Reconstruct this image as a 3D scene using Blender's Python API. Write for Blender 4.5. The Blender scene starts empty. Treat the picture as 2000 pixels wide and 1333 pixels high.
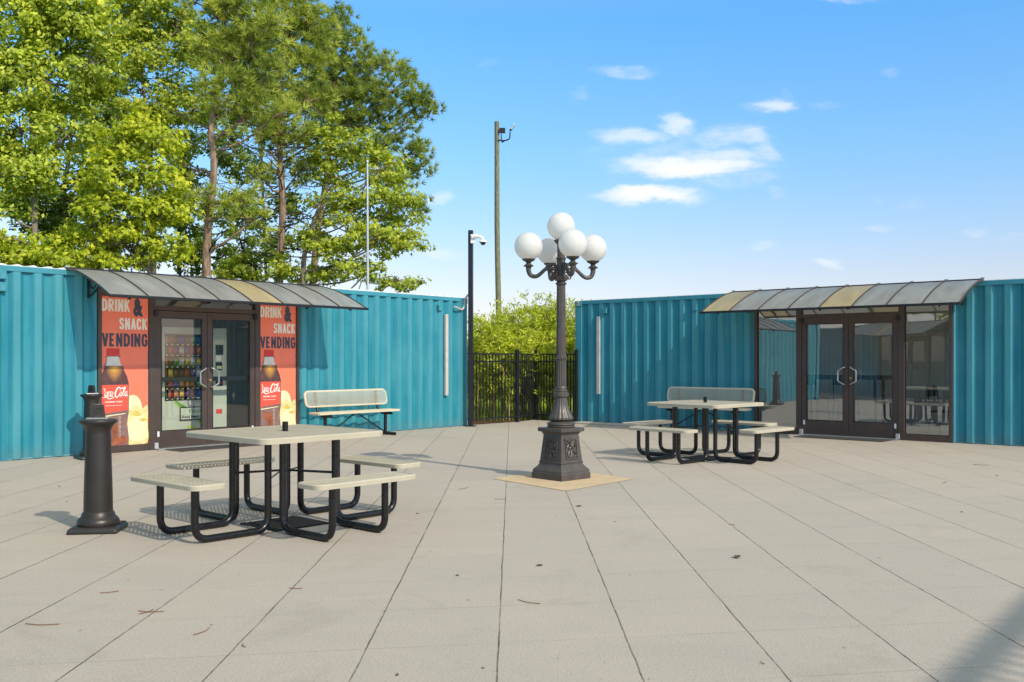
import bpy, bmesh, math, random
import numpy as np
from mathutils import Vector, Matrix
R = math.radians
sc = bpy.context.scene
COL = sc.collection

# ------------------------------------------------------------------ camera
F, H, YH = 1880.0, 1.34, 703.0          # focal length in px of the 2000 px photo, eye height, horizon row
cam = bpy.data.cameras.new('camera'); co = bpy.data.objects.new('camera', cam); COL.objects.link(co)
co.location = (0, 0, H); co.rotation_euler = (R(90), 0, 0)
cam.sensor_width = 36; cam.lens = 36 * F / 2000; cam.shift_y = (YH - 666.5) / 2000
cam.clip_end = 5000; cam.clip_start = 0.05
sc.camera = co

# ------------------------------------------------------------------ sun, sky, exposure
SUN_AZ = math.atan2(.675, -.738)        # measured from +Y towards +X
SUN_EL = R(37.5)
sd = Vector((math.sin(SUN_AZ) * math.cos(SUN_EL), math.cos(SUN_AZ) * math.cos(SUN_EL), math.sin(SUN_EL)))
sl = bpy.data.lights.new('sun', 'SUN'); so = bpy.data.objects.new('sun', sl); COL.objects.link(so)
sl.energy = 2.85; sl.angle = R(.6); sl.color = (1, .90, .74)
so.rotation_euler = sd.to_track_quat('Z', 'Y').to_euler(); so.location = (8, -10, 12)
sc.view_settings.view_transform = 'Standard'; sc.view_settings.look = 'None'
sc.view_settings.exposure = 0.37; sc.view_settings.gamma = 1
sc.render.engine = 'CYCLES'
sc.cycles.use_denoising = True
sc.cycles.max_bounces = 8; sc.cycles.transparent_max_bounces = 24
sc.cycles.diffuse_bounces = 6; sc.cycles.caustics_reflective = False; sc.cycles.caustics_refractive = False


class NT:
    """tiny node helper"""
    def __init__(s, tree): s.t = tree; s.n = tree.nodes; s.l = tree.links
    def new(s, typ, **kw):
        n = s.n.new(typ)
        for k, v in kw.items():
            if hasattr(n, k): setattr(n, k, v)
        return n
    def put(s, sock, v):
        if isinstance(v, bpy.types.NodeSocket): s.l.new(v, sock)
        else: sock.default_value = v
    def math(s, op, a, b=0.0, c=None, clamp=False):
        n = s.new('ShaderNodeMath', operation=op, use_clamp=clamp)
        s.put(n.inputs[0], a); s.put(n.inputs[1], b)
        if c is not None: s.put(n.inputs[2], c)
        return n.outputs[0]
    def vmath(s, op, a, b=None, out=0):
        n = s.new('ShaderNodeVectorMath', operation=op); s.put(n.inputs[0], a)
        if b is not None: s.put(n.inputs[1], b)
        return n.outputs[out]
    def noise(s, vec, scale, detail=3, rough=.55, out=0, dist=0):
        n = s.new('ShaderNodeTexNoise'); s.put(n.inputs['Vector'], vec)
        n.inputs['Scale'].default_value = scale; n.inputs['Detail'].default_value = detail
        n.inputs['Roughness'].default_value = rough; n.inputs['Distortion'].default_value = dist
        return n.outputs[out]
    def ramp(s, fac, stops):
        n = s.new('ShaderNodeValToRGB'); s.put(n.inputs[0], fac); e = n.color_ramp.elements
        while len(e) < len(stops): e.new(.5)
        for el, (p, c) in zip(e, stops):
            el.position = p; el.color = (c[0], c[1], c[2], 1) if hasattr(c, '__len__') else (c, c, c, 1)
        return n.outputs[0]
    def mix(s, fac, a, b, mode='MIX'):
        n = s.new('ShaderNodeMix', data_type='RGBA', blend_type=mode)
        s.put(n.inputs[0], fac)
        for i, v in ((6, a), (7, b)):
            if not isinstance(v, bpy.types.NodeSocket) and len(v) == 3: v = (*v, 1)
            s.put(n.inputs[i], v)
        return n.outputs[2]
    def sep(s, v):
        n = s.new('ShaderNodeSeparateXYZ'); s.put(n.inputs[0], v); return n.outputs
    def comb(s, x, y, z):
        n = s.new('ShaderNodeCombineXYZ')
        for i, v in enumerate((x, y, z)): s.put(n.inputs[i], v)
        return n.outputs[0]


world = bpy.data.worlds.new('World'); sc.world = world; world.use_nodes = True
W = NT(world.node_tree); W.n.clear()
wo = W.new('ShaderNodeOutputWorld'); bg = W.new('ShaderNodeBackground'); W.l.new(bg.outputs[0], wo.inputs[0])
sky = W.new('ShaderNodeTexSky'); sky.sky_type = 'NISHITA'; sky.sun_disc = False
sky.sun_elevation = SUN_EL; sky.sun_rotation = SUN_AZ; sky.altitude = 50
sky.air_density = 1.0; sky.dust_density = .6; sky.ozone_density = 2.0
bg.inputs[1].default_value = .12
tc = W.new('ShaderNodeTexCoord')
d = W.sep(tc.outputs['Generated'])
yy = W.math('MAXIMUM', d[1], .05)
U = W.math('DIVIDE', d[0], yy); V = W.math('DIVIDE', d[2], yy)
P0 = W.comb(U, V, 0.0)
nz = W.noise(W.vmath('MULTIPLY', P0, (12.0, 26.0, 1.0)), 1.0, 6, .66, out=1)
Pn = W.vmath('ADD', P0, W.vmath('MULTIPLY', W.vmath('SUBTRACT', nz, (.5, .5, .5)), (.075, .034, 0)))
fine = W.noise(W.vmath('MULTIPLY', P0, (22.0, 60.0, 1.0)), 1.0, 5, .62)
# clouds by direction: (column, row, half width, half height, opacity) as seen in the photo
CL = [(1240, 268, 95, 20, .62), (1320, 245, 45, 26, .7), (1420, 268, 90, 26, .5), (1345, 325, 150, 24, .95), (1270, 322, 80, 22, .7),
      (1420, 345, 95, 22, .4), (1270, 378, 110, 19, .98), (1400, 300, 110, 20, .6), (1330, 300, 185, 62, .30), (1200, 262, 60, 14, .45), (1470, 262, 50, 20, .5), (1480, 300, 40, 26, .5), (1500, 345, 40, 20, .3), (1510, 205, 50, 20, .62), (1535, 185, 20, 20, .3),
      (1210, 140, 65, 13, .42), (1130, 190, 24, 15, .3), (1605, 211, 25, 12, .25), (1743, 145, 28, 10, .3), (1532, 377, 22, 14, .28),
      (1720, 444, 42, 9, .36), (1605, 515, 34, 8, .5), (1497, 475, 36, 10, .3), (1900, 457, 42, 11, .36), (1980, 464, 36, 8, .3),
      (1780, 403, 32, 11, .2), (1720, 388, 12, 12, .22), (1660, -2, 60, 8, .4), (845, 385, 40, 15, .42), (870, 492, 60, 16, .42), (950, 128, 25, 9, .2),
      (660, 470, 90, 60, .5), (430, 520, 200, 40, .5), (60, 420, 120, 40, .35)]
acc = None
for (cx, cy, a, b, op) in CL:
    c = ((cx - 1000) / F, (YH - cy) / F, 0)
    q = W.vmath('MULTIPLY', W.vmath('SUBTRACT', Pn, c), (F / (a * 1.2), F / (b * 1.25), 0))
    r_ = W.vmath('LENGTH', q, out=1)
    m = W.new('ShaderNodeMapRange', interpolation_type='SMOOTHERSTEP', clamp=True)
    W.put(m.inputs[0], r_); m.inputs[1].default_value = 1.25; m.inputs[2].default_value = .15
    m.inputs[3].default_value = 0; m.inputs[4].default_value = op
    acc = m.outputs[0] if acc is None else W.math('MAXIMUM', acc, m.outputs[0])
wisp = W.new('ShaderNodeMapRange', interpolation_type='SMOOTHSTEP', clamp=True)
W.put(wisp.inputs[0], W.math('ADD', W.math('MULTIPLY', acc, .75), W.math('MULTIPLY', fine, 1.25)))
wisp.inputs[1].default_value = .55; wisp.inputs[2].default_value = 1.25; wisp.inputs[3].default_value = .06; wisp.inputs[4].default_value = 1.0
den = W.math('MULTIPLY', acc, wisp.outputs[0], clamp=True)
den = W.math('MULTIPLY', den, W.math('GREATER_THAN', d[1], .05))
# azure in view, pale at the horizon; unseen upper sky brightened as added fill
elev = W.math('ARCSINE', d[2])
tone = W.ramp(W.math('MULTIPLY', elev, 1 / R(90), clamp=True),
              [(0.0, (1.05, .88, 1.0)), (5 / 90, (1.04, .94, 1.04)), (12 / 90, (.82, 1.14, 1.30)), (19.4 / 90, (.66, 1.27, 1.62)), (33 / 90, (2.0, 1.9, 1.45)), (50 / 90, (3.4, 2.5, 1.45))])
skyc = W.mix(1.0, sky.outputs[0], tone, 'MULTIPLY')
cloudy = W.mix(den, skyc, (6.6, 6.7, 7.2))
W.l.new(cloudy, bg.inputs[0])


# ------------------------------------------------------------------ materials
def newmat(name):
    m = bpy.data.materials.new(name); m.use_nodes = True
    t = NT(m.node_tree); t.n.clear()
    o = t.new('ShaderNodeOutputMaterial'); p = t.new('ShaderNodeBsdfPrincipled'); t.l.new(p.outputs[0], o.inputs[0])
    return m, t, p, o

def plain(name, col, rough=.5, metal=0, var=.12, scale=8, bump=0, bscale=60, spec=.5, coat=0):
    m, t, p, o = newmat(name)
    tcn = t.new('ShaderNodeTexCoord').outputs['Object']
    n = t.noise(tcn, scale, 5, .6)
    lo = tuple(c * (1 - var) for c in col); hi = tuple(min(1, c * (1 + var)) for c in col)
    t.put(p.inputs['Base Color'], t.ramp(n, [(.3, lo), (.7, hi)]))
    t.put(p.inputs['Roughness'], t.ramp(t.noise(tcn, scale * 2.3, 3), [(.3, max(.03, rough - .08)), (.7, min(1, rough + .08))]))
    p.inputs['Metallic'].default_value = metal; p.inputs['Specular IOR Level'].default_value = spec
    p.inputs['Coat Weight'].default_value = coat
    if bump:
        b = t.new('ShaderNodeBump'); b.inputs['Strength'].default_value = 1; b.inputs['Distance'].default_value = bump
        t.put(b.inputs['Height'], t.noise(tcn, bscale, 4)); t.l.new(b.outputs[0], p.inputs['Normal'])
    return m

def teal_mat():
    m, t, p, o = newmat('teal_paint')
    tcn = t.new('ShaderNodeTexCoord').outputs['Object']
    s = t.sep(tcn)
    streak = t.noise(t.comb(t.math('MULTIPLY', s[0], 6.0), t.math('MULTIPLY', s[1], 6.0), t.math('MULTIPLY', s[2], .5)), 1.6, 5, .65)
    blot = t.noise(tcn, .9, 4, .6)
    spk = t.noise(tcn, 45, 3, .7)
    c = t.mix(t.ramp(streak, [(.35, 0), (.7, 1)]), (.009, .180, .252), (.026, .258, .330))
    c = t.mix(t.math('MULTIPLY', t.ramp(blot, [(.4, 0), (.72, 1)]), .45), c, (.075, .31, .37))
    flat = t.ramp(s[1], [(0.004, 1), (.012, 0)])
    c = t.mix(t.math('MULTIPLY', flat, t.math('ADD', t.math('MULTIPLY', streak, .5), .1)), c, (.105, .335, .39))
    c = t.mix(t.math('MULTIPLY', t.ramp(spk, [(.68, 0), (.76, 1)]), .35), c, (.16, .36, .40))
    # splash dirt near the ground
    low = t.math('SUBTRACT', .22, s[2]); low = t.math('MULTIPLY', t.math('MAXIMUM', low, 0), 2.2)
    c = t.mix(t.math('MULTIPLY', low, t.noise(tcn, 7, 4), clamp=True), c, (.16, .17, .15))
    t.put(p.inputs['Base Color'], c)
    t.put(p.inputs['Roughness'], t.ramp(blot, [(.3, .42), (.7, .58)]))
    p.inputs['Specular IOR Level'].default_value = .4
    b = t.new('ShaderNodeBump'); b.inputs['Strength'].default_value = 1; b.inputs['Distance'].default_value = .012
    t.put(b.inputs['Height'], t.noise(tcn, 2.2, 3)); t.l.new(b.outputs[0], p.inputs['Normal'])
    return m

def glass_mat(name, tint, refl, rough=0.0):
    m, t, p, o = newmat(name); t.n.remove(p)
    tr = t.new('ShaderNodeBsdfTransparent'); tr.inputs[0].default_value = (*tint, 1)
    gl = t.new('ShaderNodeBsdfGlossy'); gl.inputs['Roughness'].default_value = rough; gl.inputs[0].default_value = (.95, .97, 1, 1)
    g_ = t.new('ShaderNodeNewGeometry')
    cth = t.math('ABSOLUTE', t.vmath('DOT_PRODUCT', g_.outputs['Normal'], g_.outputs['Incoming'], out=1))
    sch = t.math('ADD', t.math('MULTIPLY', t.math('POWER', t.math('SUBTRACT', 1.0, cth), 5.0), .9), refl, clamp=True)
    mx = t.new('ShaderNodeMixShader'); t.put(mx.inputs[0], sch)
    t.l.new(tr.outputs[0], mx.inputs[1]); t.l.new(gl.outputs[0], mx.inputs[2]); t.l.new(mx.outputs[0], o.inputs[0])
    b = t.new('ShaderNodeBump'); b.inputs['Strength'].default_value = 1; b.inputs['Distance'].default_value = .0012
    t.put(b.inputs['Height'], t.noise(t.new('ShaderNodeTexCoord').outputs['Object'], 1.3, 1)); t.l.new(b.outputs[0], gl.inputs['Normal'])
    return m

def poly_mat(name, tint, dif):
    """weathered twin-wall polycarbonate: part see-through, part chalky"""
    m, t, p, o = newmat(name)
    tcn = t.new('ShaderNodeTexCoord').outputs['Object']; s = t.sep(tcn)
    n = t.noise(t.comb(t.math('MULTIPLY', s[0], 3.0), t.math('MULTIPLY', s[1], .8), s[2]), 2.2, 5, .6)
    t.put(p.inputs['Base Color'], t.mix(t.ramp(n, [(.35, 0), (.65, 1)]), tuple(c * .8 for c in dif), tuple(c * 1.15 for c in dif)))
    p.inputs['Roughness'].default_value = .28
    tl = t.new('ShaderNodeBsdfTranslucent'); tl.inputs[0].default_value = (*tint, 1)
    tr = t.new('ShaderNodeBsdfTransparent'); tr.inputs[0].default_value = (*tint, 1)
    a = t.new('ShaderNodeMixShader'); a.inputs[0].default_value = .45; t.l.new(tl.outputs[0], a.inputs[1]); t.l.new(tr.outputs[0], a.inputs[2])
    b = t.new('ShaderNodeMixShader'); b.inputs[0].default_value = .46; t.l.new(p.outputs[0], b.inputs[1]); t.l.new(a.outputs[0], b.inputs[2])
    t.l.new(b.outputs[0], o.inputs[0])
    return m

def leaf_mat(name, stops, trans=.42, gain=1.95):
    m, t, p, o = newmat(name)
    at = t.new('ShaderNodeAttribute', attribute_name='rnd')
    n = t.noise(t.new('ShaderNodeTexCoord').outputs['Object'], .55, 3, .6)
    fac = t.math('ADD', t.math('MULTIPLY', at.outputs['Fac'], .62), t.math('MULTIPLY', t.math('SUBTRACT', n, .3), .9), clamp=True)
    c = t.ramp(fac, [(a, (cc[0] * gain * 1.08, cc[1] * gain, cc[2] * gain)) for a, cc in stops])
    t.put(p.inputs['Base Color'], c); p.inputs['Roughness'].default_value = .5
    p.inputs['Specular IOR Level'].default_value = .3
    tl = t.new('ShaderNodeBsdfTranslucent'); t.put(tl.inputs[0], t.mix(1.0, c, (1.25, 1.3, .6), 'MULTIPLY'))
    mx = t.new('ShaderNodeMixShader'); mx.inputs[0].default_value = trans
    t.l.new(p.outputs[0], mx.inputs[1]); t.l.new(tl.outputs[0], mx.inputs[2]); t.l.new(mx.outputs[0], o.inputs[0])
    return m

def bark_mat(name, a, b):
    m, t, p, o = newmat(name)
    s = t.sep(t.new('ShaderNodeTexCoord').outputs['Object'])
    v = t.comb(t.math('MULTIPLY', s[0], 9.0), t.math('MULTIPLY', s[1], 9.0), t.math('MULTIPLY', s[2], 2.2))
    n = t.noise(v, 1.6, 5, .7)
    t.put(p.inputs['Base Color'], t.ramp(n, [(.35, a), (.65, b)])); p.inputs['Roughness'].default_value = .9
    bm_ = t.new('ShaderNodeBump'); bm_.inputs['Distance'].default_value = .03; t.put(bm_.inputs['Height'], n); t.l.new(bm_.outputs[0], p.inputs['Normal'])
    return m

def concrete_mat():
    m, t, p, o = newmat('plaza_concrete')
    geo = t.new('ShaderNodeNewGeometry').outputs['Position']; s = t.sep(geo)
    wob = t.math('MULTIPLY', t.math('SUBTRACT', t.noise(geo, 2.5, 4, .7), .5), .018)
    wob2 = t.math('MULTIPLY', t.math('SUBTRACT', t.noise(geo, 45, 2, .6), .5), .004)
    x = t.math('ADD', t.math('ADD', s[0], wob), wob2)
    def line(coord, pitch, off, half, soft):
        u = t.math('DIVIDE', t.math('SUBTRACT', coord, off), pitch)
        fr = t.math('ABSOLUTE', t.math('SUBTRACT', t.math('FRACT', t.math('ADD', u, 100.5)), .5))
        dist = t.math('MULTIPLY', fr, pitch)
        mr = t.new('ShaderNodeMapRange', clamp=True); t.put(mr.inputs[0], dist)
        mr.inputs[1].default_value = half + soft; mr.inputs[2].default_value = half; mr.inputs[3].default_value = 0; mr.inputs[4].default_value = 1
        return mr.outputs[0]
    grime = t.ramp(t.noise(geo, 1.7, 4, .7), [(.3, .25), (.62, 1)])
    grit = t.ramp(t.noise(geo, 14, 4, .8), [(.3, .5), (.55, 1)])
    l1 = t.math('MULTIPLY', t.math('MULTIPLY', line(x, .6128, -.064, .0030, .0018), grime), grit)
    cross = t.math('SUBTRACT', t.math('ADD', s[1], t.math('MULTIPLY', wob, .6)), t.math('MULTIPLY', s[0], .157))
    l2 = t.math('MULTIPLY', line(cross, .685, 4.358 + 1.31 * .157, .0014, .002), t.ramp(t.noise(geo, .9, 3, .7), [(.35, .10), (.65, .60)]))
    big = t.noise(geo, .35, 4, .6); mid = t.noise(t.vmath('MULTIPLY', geo, (1.0, 2.4, 1.0)), 1.1, 6, .68, dist=.5); fin = t.noise(geo, 90, 3, .75)
    c = t.mix(t.ramp(big, [(.3, 0), (.7, 1)]), (.410, .360, .300), (.466, .410, .340))
    c = t.mix(t.math('MULTIPLY', t.ramp(mid, [(.36, 0), (.66, 1)]), .55), c, (.355, .318, .274))
    blot = t.noise(geo, 3.1, 5, .62, dist=.8)
    c = t.mix(t.math('MULTIPLY', t.ramp(blot, [(.56, 0), (.68, 1)]), .30), c, (.500, .448, .378))
    c = t.mix(t.math('MULTIPLY', t.ramp(t.noise(geo, 5.2, 4, .7, dist=1.2), [(.62, 0), (.74, 1)]), .35), c, (.275, .235, .188))
    c = t.mix(.5, c, t.ramp(fin, [(.28, (.22, .195, .167)), (.5, (.43, .385, .332)), (.75, (.63, .575, .51))]))
    cell = t.comb(t.math('FLOOR', t.math('DIVIDE', t.math('ADD', x, .064), .6128)), t.math('FLOOR', t.math('DIVIDE', t.math('SUBTRACT', cross, 4.358 + 1.31 * .157), 2.055)), 0.0)
    wn = t.new('ShaderNodeTexWhiteNoise', noise_dimensions='3D'); t.put(wn.inputs['Vector'], cell)
    c = t.mix(1.0, c, t.ramp(wn.outputs['Value'], [(0, (.972, .972, .976)), (1, (1.03, 1.027, 1.02))]), 'MULTIPLY')
    stain = t.ramp(t.noise(geo, .8, 5, .75, dist=1.0), [(.55, 0), (.70, 1)])
    c = t.mix(t.math('MULTIPLY', stain, .30), c, (.27, .235, .195))
    spots = t.ramp(t.noise(geo, 26, 2, .5), [(.78, 0), (.80, 1)])
    c = t.mix(t.math('MULTIPLY', spots, .5), c, (.14, .12, .10))
    c = t.mix(t.math('MULTIPLY', l1, .93), c, (.035, .028, .022))
    c = t.mix(l2, c, (.12, .09, .07))
    t.put(p.inputs['Base Color'], c); p.inputs['Roughness'].default_value = .82; p.inputs['Specular IOR Level'].default_value = .25
    b = t.new('ShaderNodeBump'); b.inputs['Distance'].default_value = .0035
    t.put(b.inputs['Height'], t.math('SUBTRACT', t.math('MULTIPLY', fin, .5), l1)); t.l.new(b.outputs[0], p.inputs['Normal'])
    return m

M = {}
M['teal'] = teal_mat()
M['teal_rail'] = plain('teal_rail_paint', (.040, .25, .32), .5, var=.15, scale=3)
M['roofwhite'] = plain('roof_paint', (.72, .72, .70), .6, var=.08)
M['bronze'] = plain('bronze_anodised', (.085, .060, .052), .42, .35, .10, 3, spec=.5)
M['plate'] = plain('matt_black_steel', (.018, .018, .020), .75, spec=.15)
M['black'] = plain('black_coated_steel', (.006, .006, .008), .26, 0, .25, 9, .0006, 90)
M['fence'] = plain('fence_black', (.012, .013, .018), .4, 0, .2, 9)
M['cast'] = plain('cast_iron_paint', (.078, .067, .060), .40, .15, .22, 7, .0012, 60)
M['bollard'] = plain('bollard_black', (.024, .021, .019), .38, 0, .22, 6, .0008, 130)
M['beige'] = plain('beige_plastisol', (.46, .415, .32), .38, 0, .07, 4, .0006, 70, spec=.5)
M['beige2'] = plain('cream_plastisol', (.60, .53, .39), .38, 0, .07, 4, .0006, 70, spec=.5)
M['alu'] = plain('aluminium', (.55, .54, .52), .35, .8, .1, 6)
M['greych'] = plain('grey_trunking', (.50, .47, .44), .5, 0, .12, 5)
M['white'] = plain('white_plastic', (.75, .75, .74), .4, 0, .05)
M['wallin'] = plain('interior_wall', (.84, .83, .79), .8, 0, .06, 2)
M['floorin'] = plain('interior_floor', (.55, .49, .44), .5, 0, .15, 3)
M['tan'] = plain('tan_concrete', (.55, .42, .27), .85, 0, .10, 5, .002, 80, spec=.2)
M['curb'] = plain('curb_concrete', (.47, .43, .37), .85, 0, .12, 5, .002, 80, spec=.2)
M['mulch'] = plain('mulch', (.13, .075, .045), .95, 0, .5, 22, .02, 30, spec=.1)
M['grassg'] = plain('grass_ground', (.075, .11, .022), .95, 0, .4, 3, .03, 20, spec=.1)
M['wood'] = bark_mat('pole_wood', (.12, .13, .075), (.27, .26, .16))
M['galv'] = plain('galvanised', (.50, .52, .53), .45, .5, .1, 4)
M['bark_pine'] = bark_mat('bark_pine', (.13, .085, .058), (.40, .28, .195))
M['bark_grey'] = bark_mat('bark_grey', (.12, .10, .075), (.33, .28, .21))
M['bark_dark'] = bark_mat('bark_dark', (.035, .028, .022), (.11, .085, .065))
M['culm'] = plain('bamboo_culm', (.42, .34, .12), .5, 0, .3, 3)
M['glass'] = glass_mat('tinted_glass', (.94, .96, .92), .11)
M['glass_refl'] = glass_mat('reflective_glass', (.96, .97, .93), .30)
M['vglass'] = glass_mat('clear_glass', (.95, .96, .96), .03)
M['greypoly'] = poly_mat('smoked_polycarbonate', (.64, .62, .57), (.43, .43, .41))
M['tanpoly'] = poly_mat('amber_polycarbonate', (.86, .70, .40), (.64, .52, .29))
M['blackp'] = plain('black_plastic', (.012, .012, .014), .35)
M['mat'] = plain('door_mat', (.05, .043, .04), .9, 0, .2, 10, .003, 120)
LEAF = {
    'yel': leaf_mat('leaves_yellow_green', [(.05, (.070, .115, .012)), (.4, (.18, .235, .018)), (.75, (.30, .34, .026)), (1, (.42, .41, .040))]),
    'mid': leaf_mat('leaves_mid_green', [(.05, (.05, .095, .014)), (.45, (.175, .228, .028)), (.8, (.31, .35, .042)), (1, (.42, .42, .062))]),
    'drk': leaf_mat('leaves_dark_green', [(.05, (.025, .048, .012)), (.5, (.075, .120, .018)), (1, (.19, .24, .030))]),
    'olv': leaf_mat('leaves_olive', [(.05, (.06, .10, .016)), (.45, (.20, .26, .034)), (.8, (.35, .40, .055)), (1, (.47, .47, .080))]),
    'pin': leaf_mat('pine_needles', [(.05, (.045, .085, .012)), (.45, (.165, .215, .034)), (1, (.35, .385, .075))], .25),
    'pin2': leaf_mat('pine_needles_deep', [(.05, (.032, .070, .012)), (.45, (.120, .172, .032)), (1, (.27, .32, .065))], .25),
    'bam': leaf_mat('bamboo_leaves', [(.05, (.10, .13, .012)), (.45, (.25, .31, .026)), (1, (.47, .48, .055))], .4),
}


# ------------------------------------------------------------------ mesh helpers
class MB:
    def __init__(s): s.v = []; s.f = []
    def add(s, vs, fs, mat=None):
        k = len(s.v)
        s.v += [tuple(mat @ Vector(p)) if mat is not None else tuple(p) for p in vs]
        s.f += [tuple(i + k for i in f) for f in fs]
        return s
    def box(s, c, size, rz=0, mat=None):
        x, y, z = (q / 2 for q in size); cr, sr = math.cos(rz), math.sin(rz); vs = []
        for dz in (-z, z):
            for dx, dy in ((-x, -y), (x, -y), (x, y), (-x, y)):
                vs.append((c[0] + dx * cr - dy * sr, c[1] + dx * sr + dy * cr, c[2] + dz))
        return s.add(vs, [(3, 2, 1, 0), (4, 5, 6, 7), (0, 1, 5, 4), (1, 2, 6, 5), (2, 3, 7, 6), (3, 0, 4, 7)], mat)
    def b(s, x0, x1, y0, y1, z0, z1): return s.box(((x0 + x1) / 2, (y0 + y1) / 2, (z0 + z1) / 2), (abs(x1 - x0), abs(y1 - y0), abs(z1 - z0)))
    def tube(s, pts, r, n=10, cap=True, closed=False):
        pts = [Vector(p) for p in pts]; m = len(pts)
        rs = r if hasattr(r, '__len__') else [r] * m
        rings = []; up = None
        for i, p in enumerate(pts):
            a = pts[i - 1] if (i > 0 or closed) else p; b = pts[(i + 1) % m] if (i < m - 1 or closed) else p
            t = (b - a).normalized()
            if up is None:
                up = Vector((0, 0, 1)) if abs(t.z) < .9 else Vector((1, 0, 0))
            sx = t.cross(up).normalized(); up = sx.cross(t).normalized()
            rings.append([p + (sx * math.cos(2 * math.pi * k / n) + up * math.sin(2 * math.pi * k / n)) * rs[i] for k in range(n)])
        vs = [q for ring in rings for q in ring]; fs = []
        for i in range(m if closed else m - 1):
            j = (i + 1) % m
            for k in range(n):
                k2 = (k + 1) % n; fs.append((i * n + k, i * n + k2, j * n + k2, j * n + k))
        if cap and not closed: fs += [tuple(range(n))[::-1], tuple((m - 1) * n + k for k in range(n))]
        return s.add(vs, fs)
    def lathe(s, prof, n=32, c=(0, 0, 0), flute=0, fn=16):
        vs = []; fs = []
        for (r, z) in prof:
            for k in range(n):
                a = 2 * math.pi * k / n; rr = r
                if flute: rr = r * (1 - flute * (0.5 + 0.5 * math.cos(a * fn)) ** 2)
                vs.append((c[0] + rr * math.cos(a), c[1] + rr * math.sin(a), c[2] + z))
        for i in range(len(prof) - 1):
            for k in range(n):
                k2 = (k + 1) % n; fs.append((i * n + k, i * n + k2, (i + 1) * n + k2, (i + 1) * n + k))
        fs += [tuple(range(n))[::-1], tuple((len(prof) - 1) * n + k for k in range(n))]
        return s.add(vs, fs)
    def sq(s, prof, rz=0, c=(0, 0, 0)):
        """square 'lathe': prof of (half side, z)"""
        vs = []; fs = []
        for (h_, z) in prof:
            for k in range(4):
                a = math.pi / 4 + k * math.pi / 2 + rz; vs.append((c[0] + h_ * math.sqrt(2) * math.cos(a), c[1] + h_ * math.sqrt(2) * math.sin(a), c[2] + z))
        for i in range(len(prof) - 1):
            for k in range(4):
                k2 = (k + 1) % 4; fs.append((i * 4 + k, i * 4 + k2, (i + 1) * 4 + k2, (i + 1) * 4 + k))
        fs += [(3, 2, 1, 0), tuple((len(prof) - 1) * 4 + k for k in range(4))]
        return s.add(vs, fs)
    def prism(s, poly, y0, y1):
        """polygon in xz, extruded along y"""
        n = len(poly); vs = [(x, y0, z) for x, z in poly] + [(x, y1, z) for x, z in poly]
        return s.add(vs, [tuple(range(n)), tuple(range(2 * n - 1, n - 1, -1))] + [(i, i + n, (i + 1) % n + n, (i + 1) % n) for i in range(n)])
    def sphere(s, c, r, nu=24, nv=14, sc_=(1, 1, 1)):
        prof = []
        vs = [(c[0], c[1], c[2] - r * sc_[2])]; fs = []
        for i in range(1, nv):
            ph = math.pi * i / nv
            for k in range(nu):
                a = 2 * math.pi * k / nu
                vs.append((c[0] + r * sc_[0] * math.sin(ph) * math.cos(a), c[1] + r * sc_[1] * math.sin(ph) * math.sin(a), c[2] - r * sc_[2] * math.cos(ph)))
        vs.append((c[0], c[1], c[2] + r * sc_[2])); L = len(vs) - 1
        for k in range(nu):
            k2 = (k + 1) % nu; fs.append((0, 1 + k2, 1 + k)); fs.append((L, L - nu + k, L - nu + k2))
            for i in range(nv - 2): a0 = 1 + i * nu; fs.append((a0 + k, a0 + k2, a0 + nu + k2, a0 + nu + k))
        return s.add(vs, fs)
    def build(s, name, mat, parent=None, smooth=False, bevel=0, loc=None, rz=None, seg=2):
        me = bpy.data.meshes.new(name); me.from_pydata(s.v, [], s.f); me.update()
        bm = bmesh.new(); bm.from_mesh(me); bmesh.ops.recalc_face_normals(bm, faces=bm.faces); bm.to_mesh(me); bm.free()
        if smooth:
            me.polygons.foreach_set('use_smooth', [True] * len(me.polygons))
            me.set_sharp_from_angle(angle=R(40))
        o = bpy.data.objects.new(name, me); COL.objects.link(o); me.materials.append(mat)
        if parent: o.parent = parent
        if loc is not None: o.location = loc
        if rz is not None: o.rotation_euler = (0, 0, rz)
        if bevel:
            bv = o.modifiers.new('bevel', 'BEVEL'); bv.width = bevel; bv.segments = seg; bv.limit_method = 'ANGLE'; bv.angle_limit = R(40)
        return o

def tag(o, label=None, cat=None, group=None, kind=None):
    if label: o['label'] = label
    if cat: o['category'] = cat
    if group: o['group'] = group
    if kind: o['kind'] = kind
    return o

def empty(name, loc, rz=0):
    o = bpy.data.objects.new(name, None); COL.objects.link(o); o.location = loc; o.rotation_euler = (0, 0, rz); o.empty_display_size = .2
    return o

def copy_tree(o, parent=None):
    c = o.copy(); COL.objects.link(c); c.parent = parent
    for ch in [q for q in COL.objects if q.parent == o]: copy_tree(ch, c)
    return c

def at(px, py, Y): return Vector(((px - 1000) / F * Y, Y, H + (YH - py) / F * Y))

def smooth_path(pts, n=6):
    """Catmull-Rom through the points"""
    pts = [Vector(p) for p in pts]; q = [pts[0] * 2 - pts[1]] + pts + [pts[-1] * 2 - pts[-2]]; out = []
    for i in range(1, len(q) - 2):
        for k in range(n):
            t = k / n; a, b, c, d_ = q[i - 1], q[i], q[i + 1], q[i + 2]
            out.append(.5 * ((2 * b) + (c - a) * t + (2 * a - 5 * b + 4 * c - d_) * t * t + (3 * b - a - 3 * c + d_) * t ** 3))
    out.append(pts[-1]); return out

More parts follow.
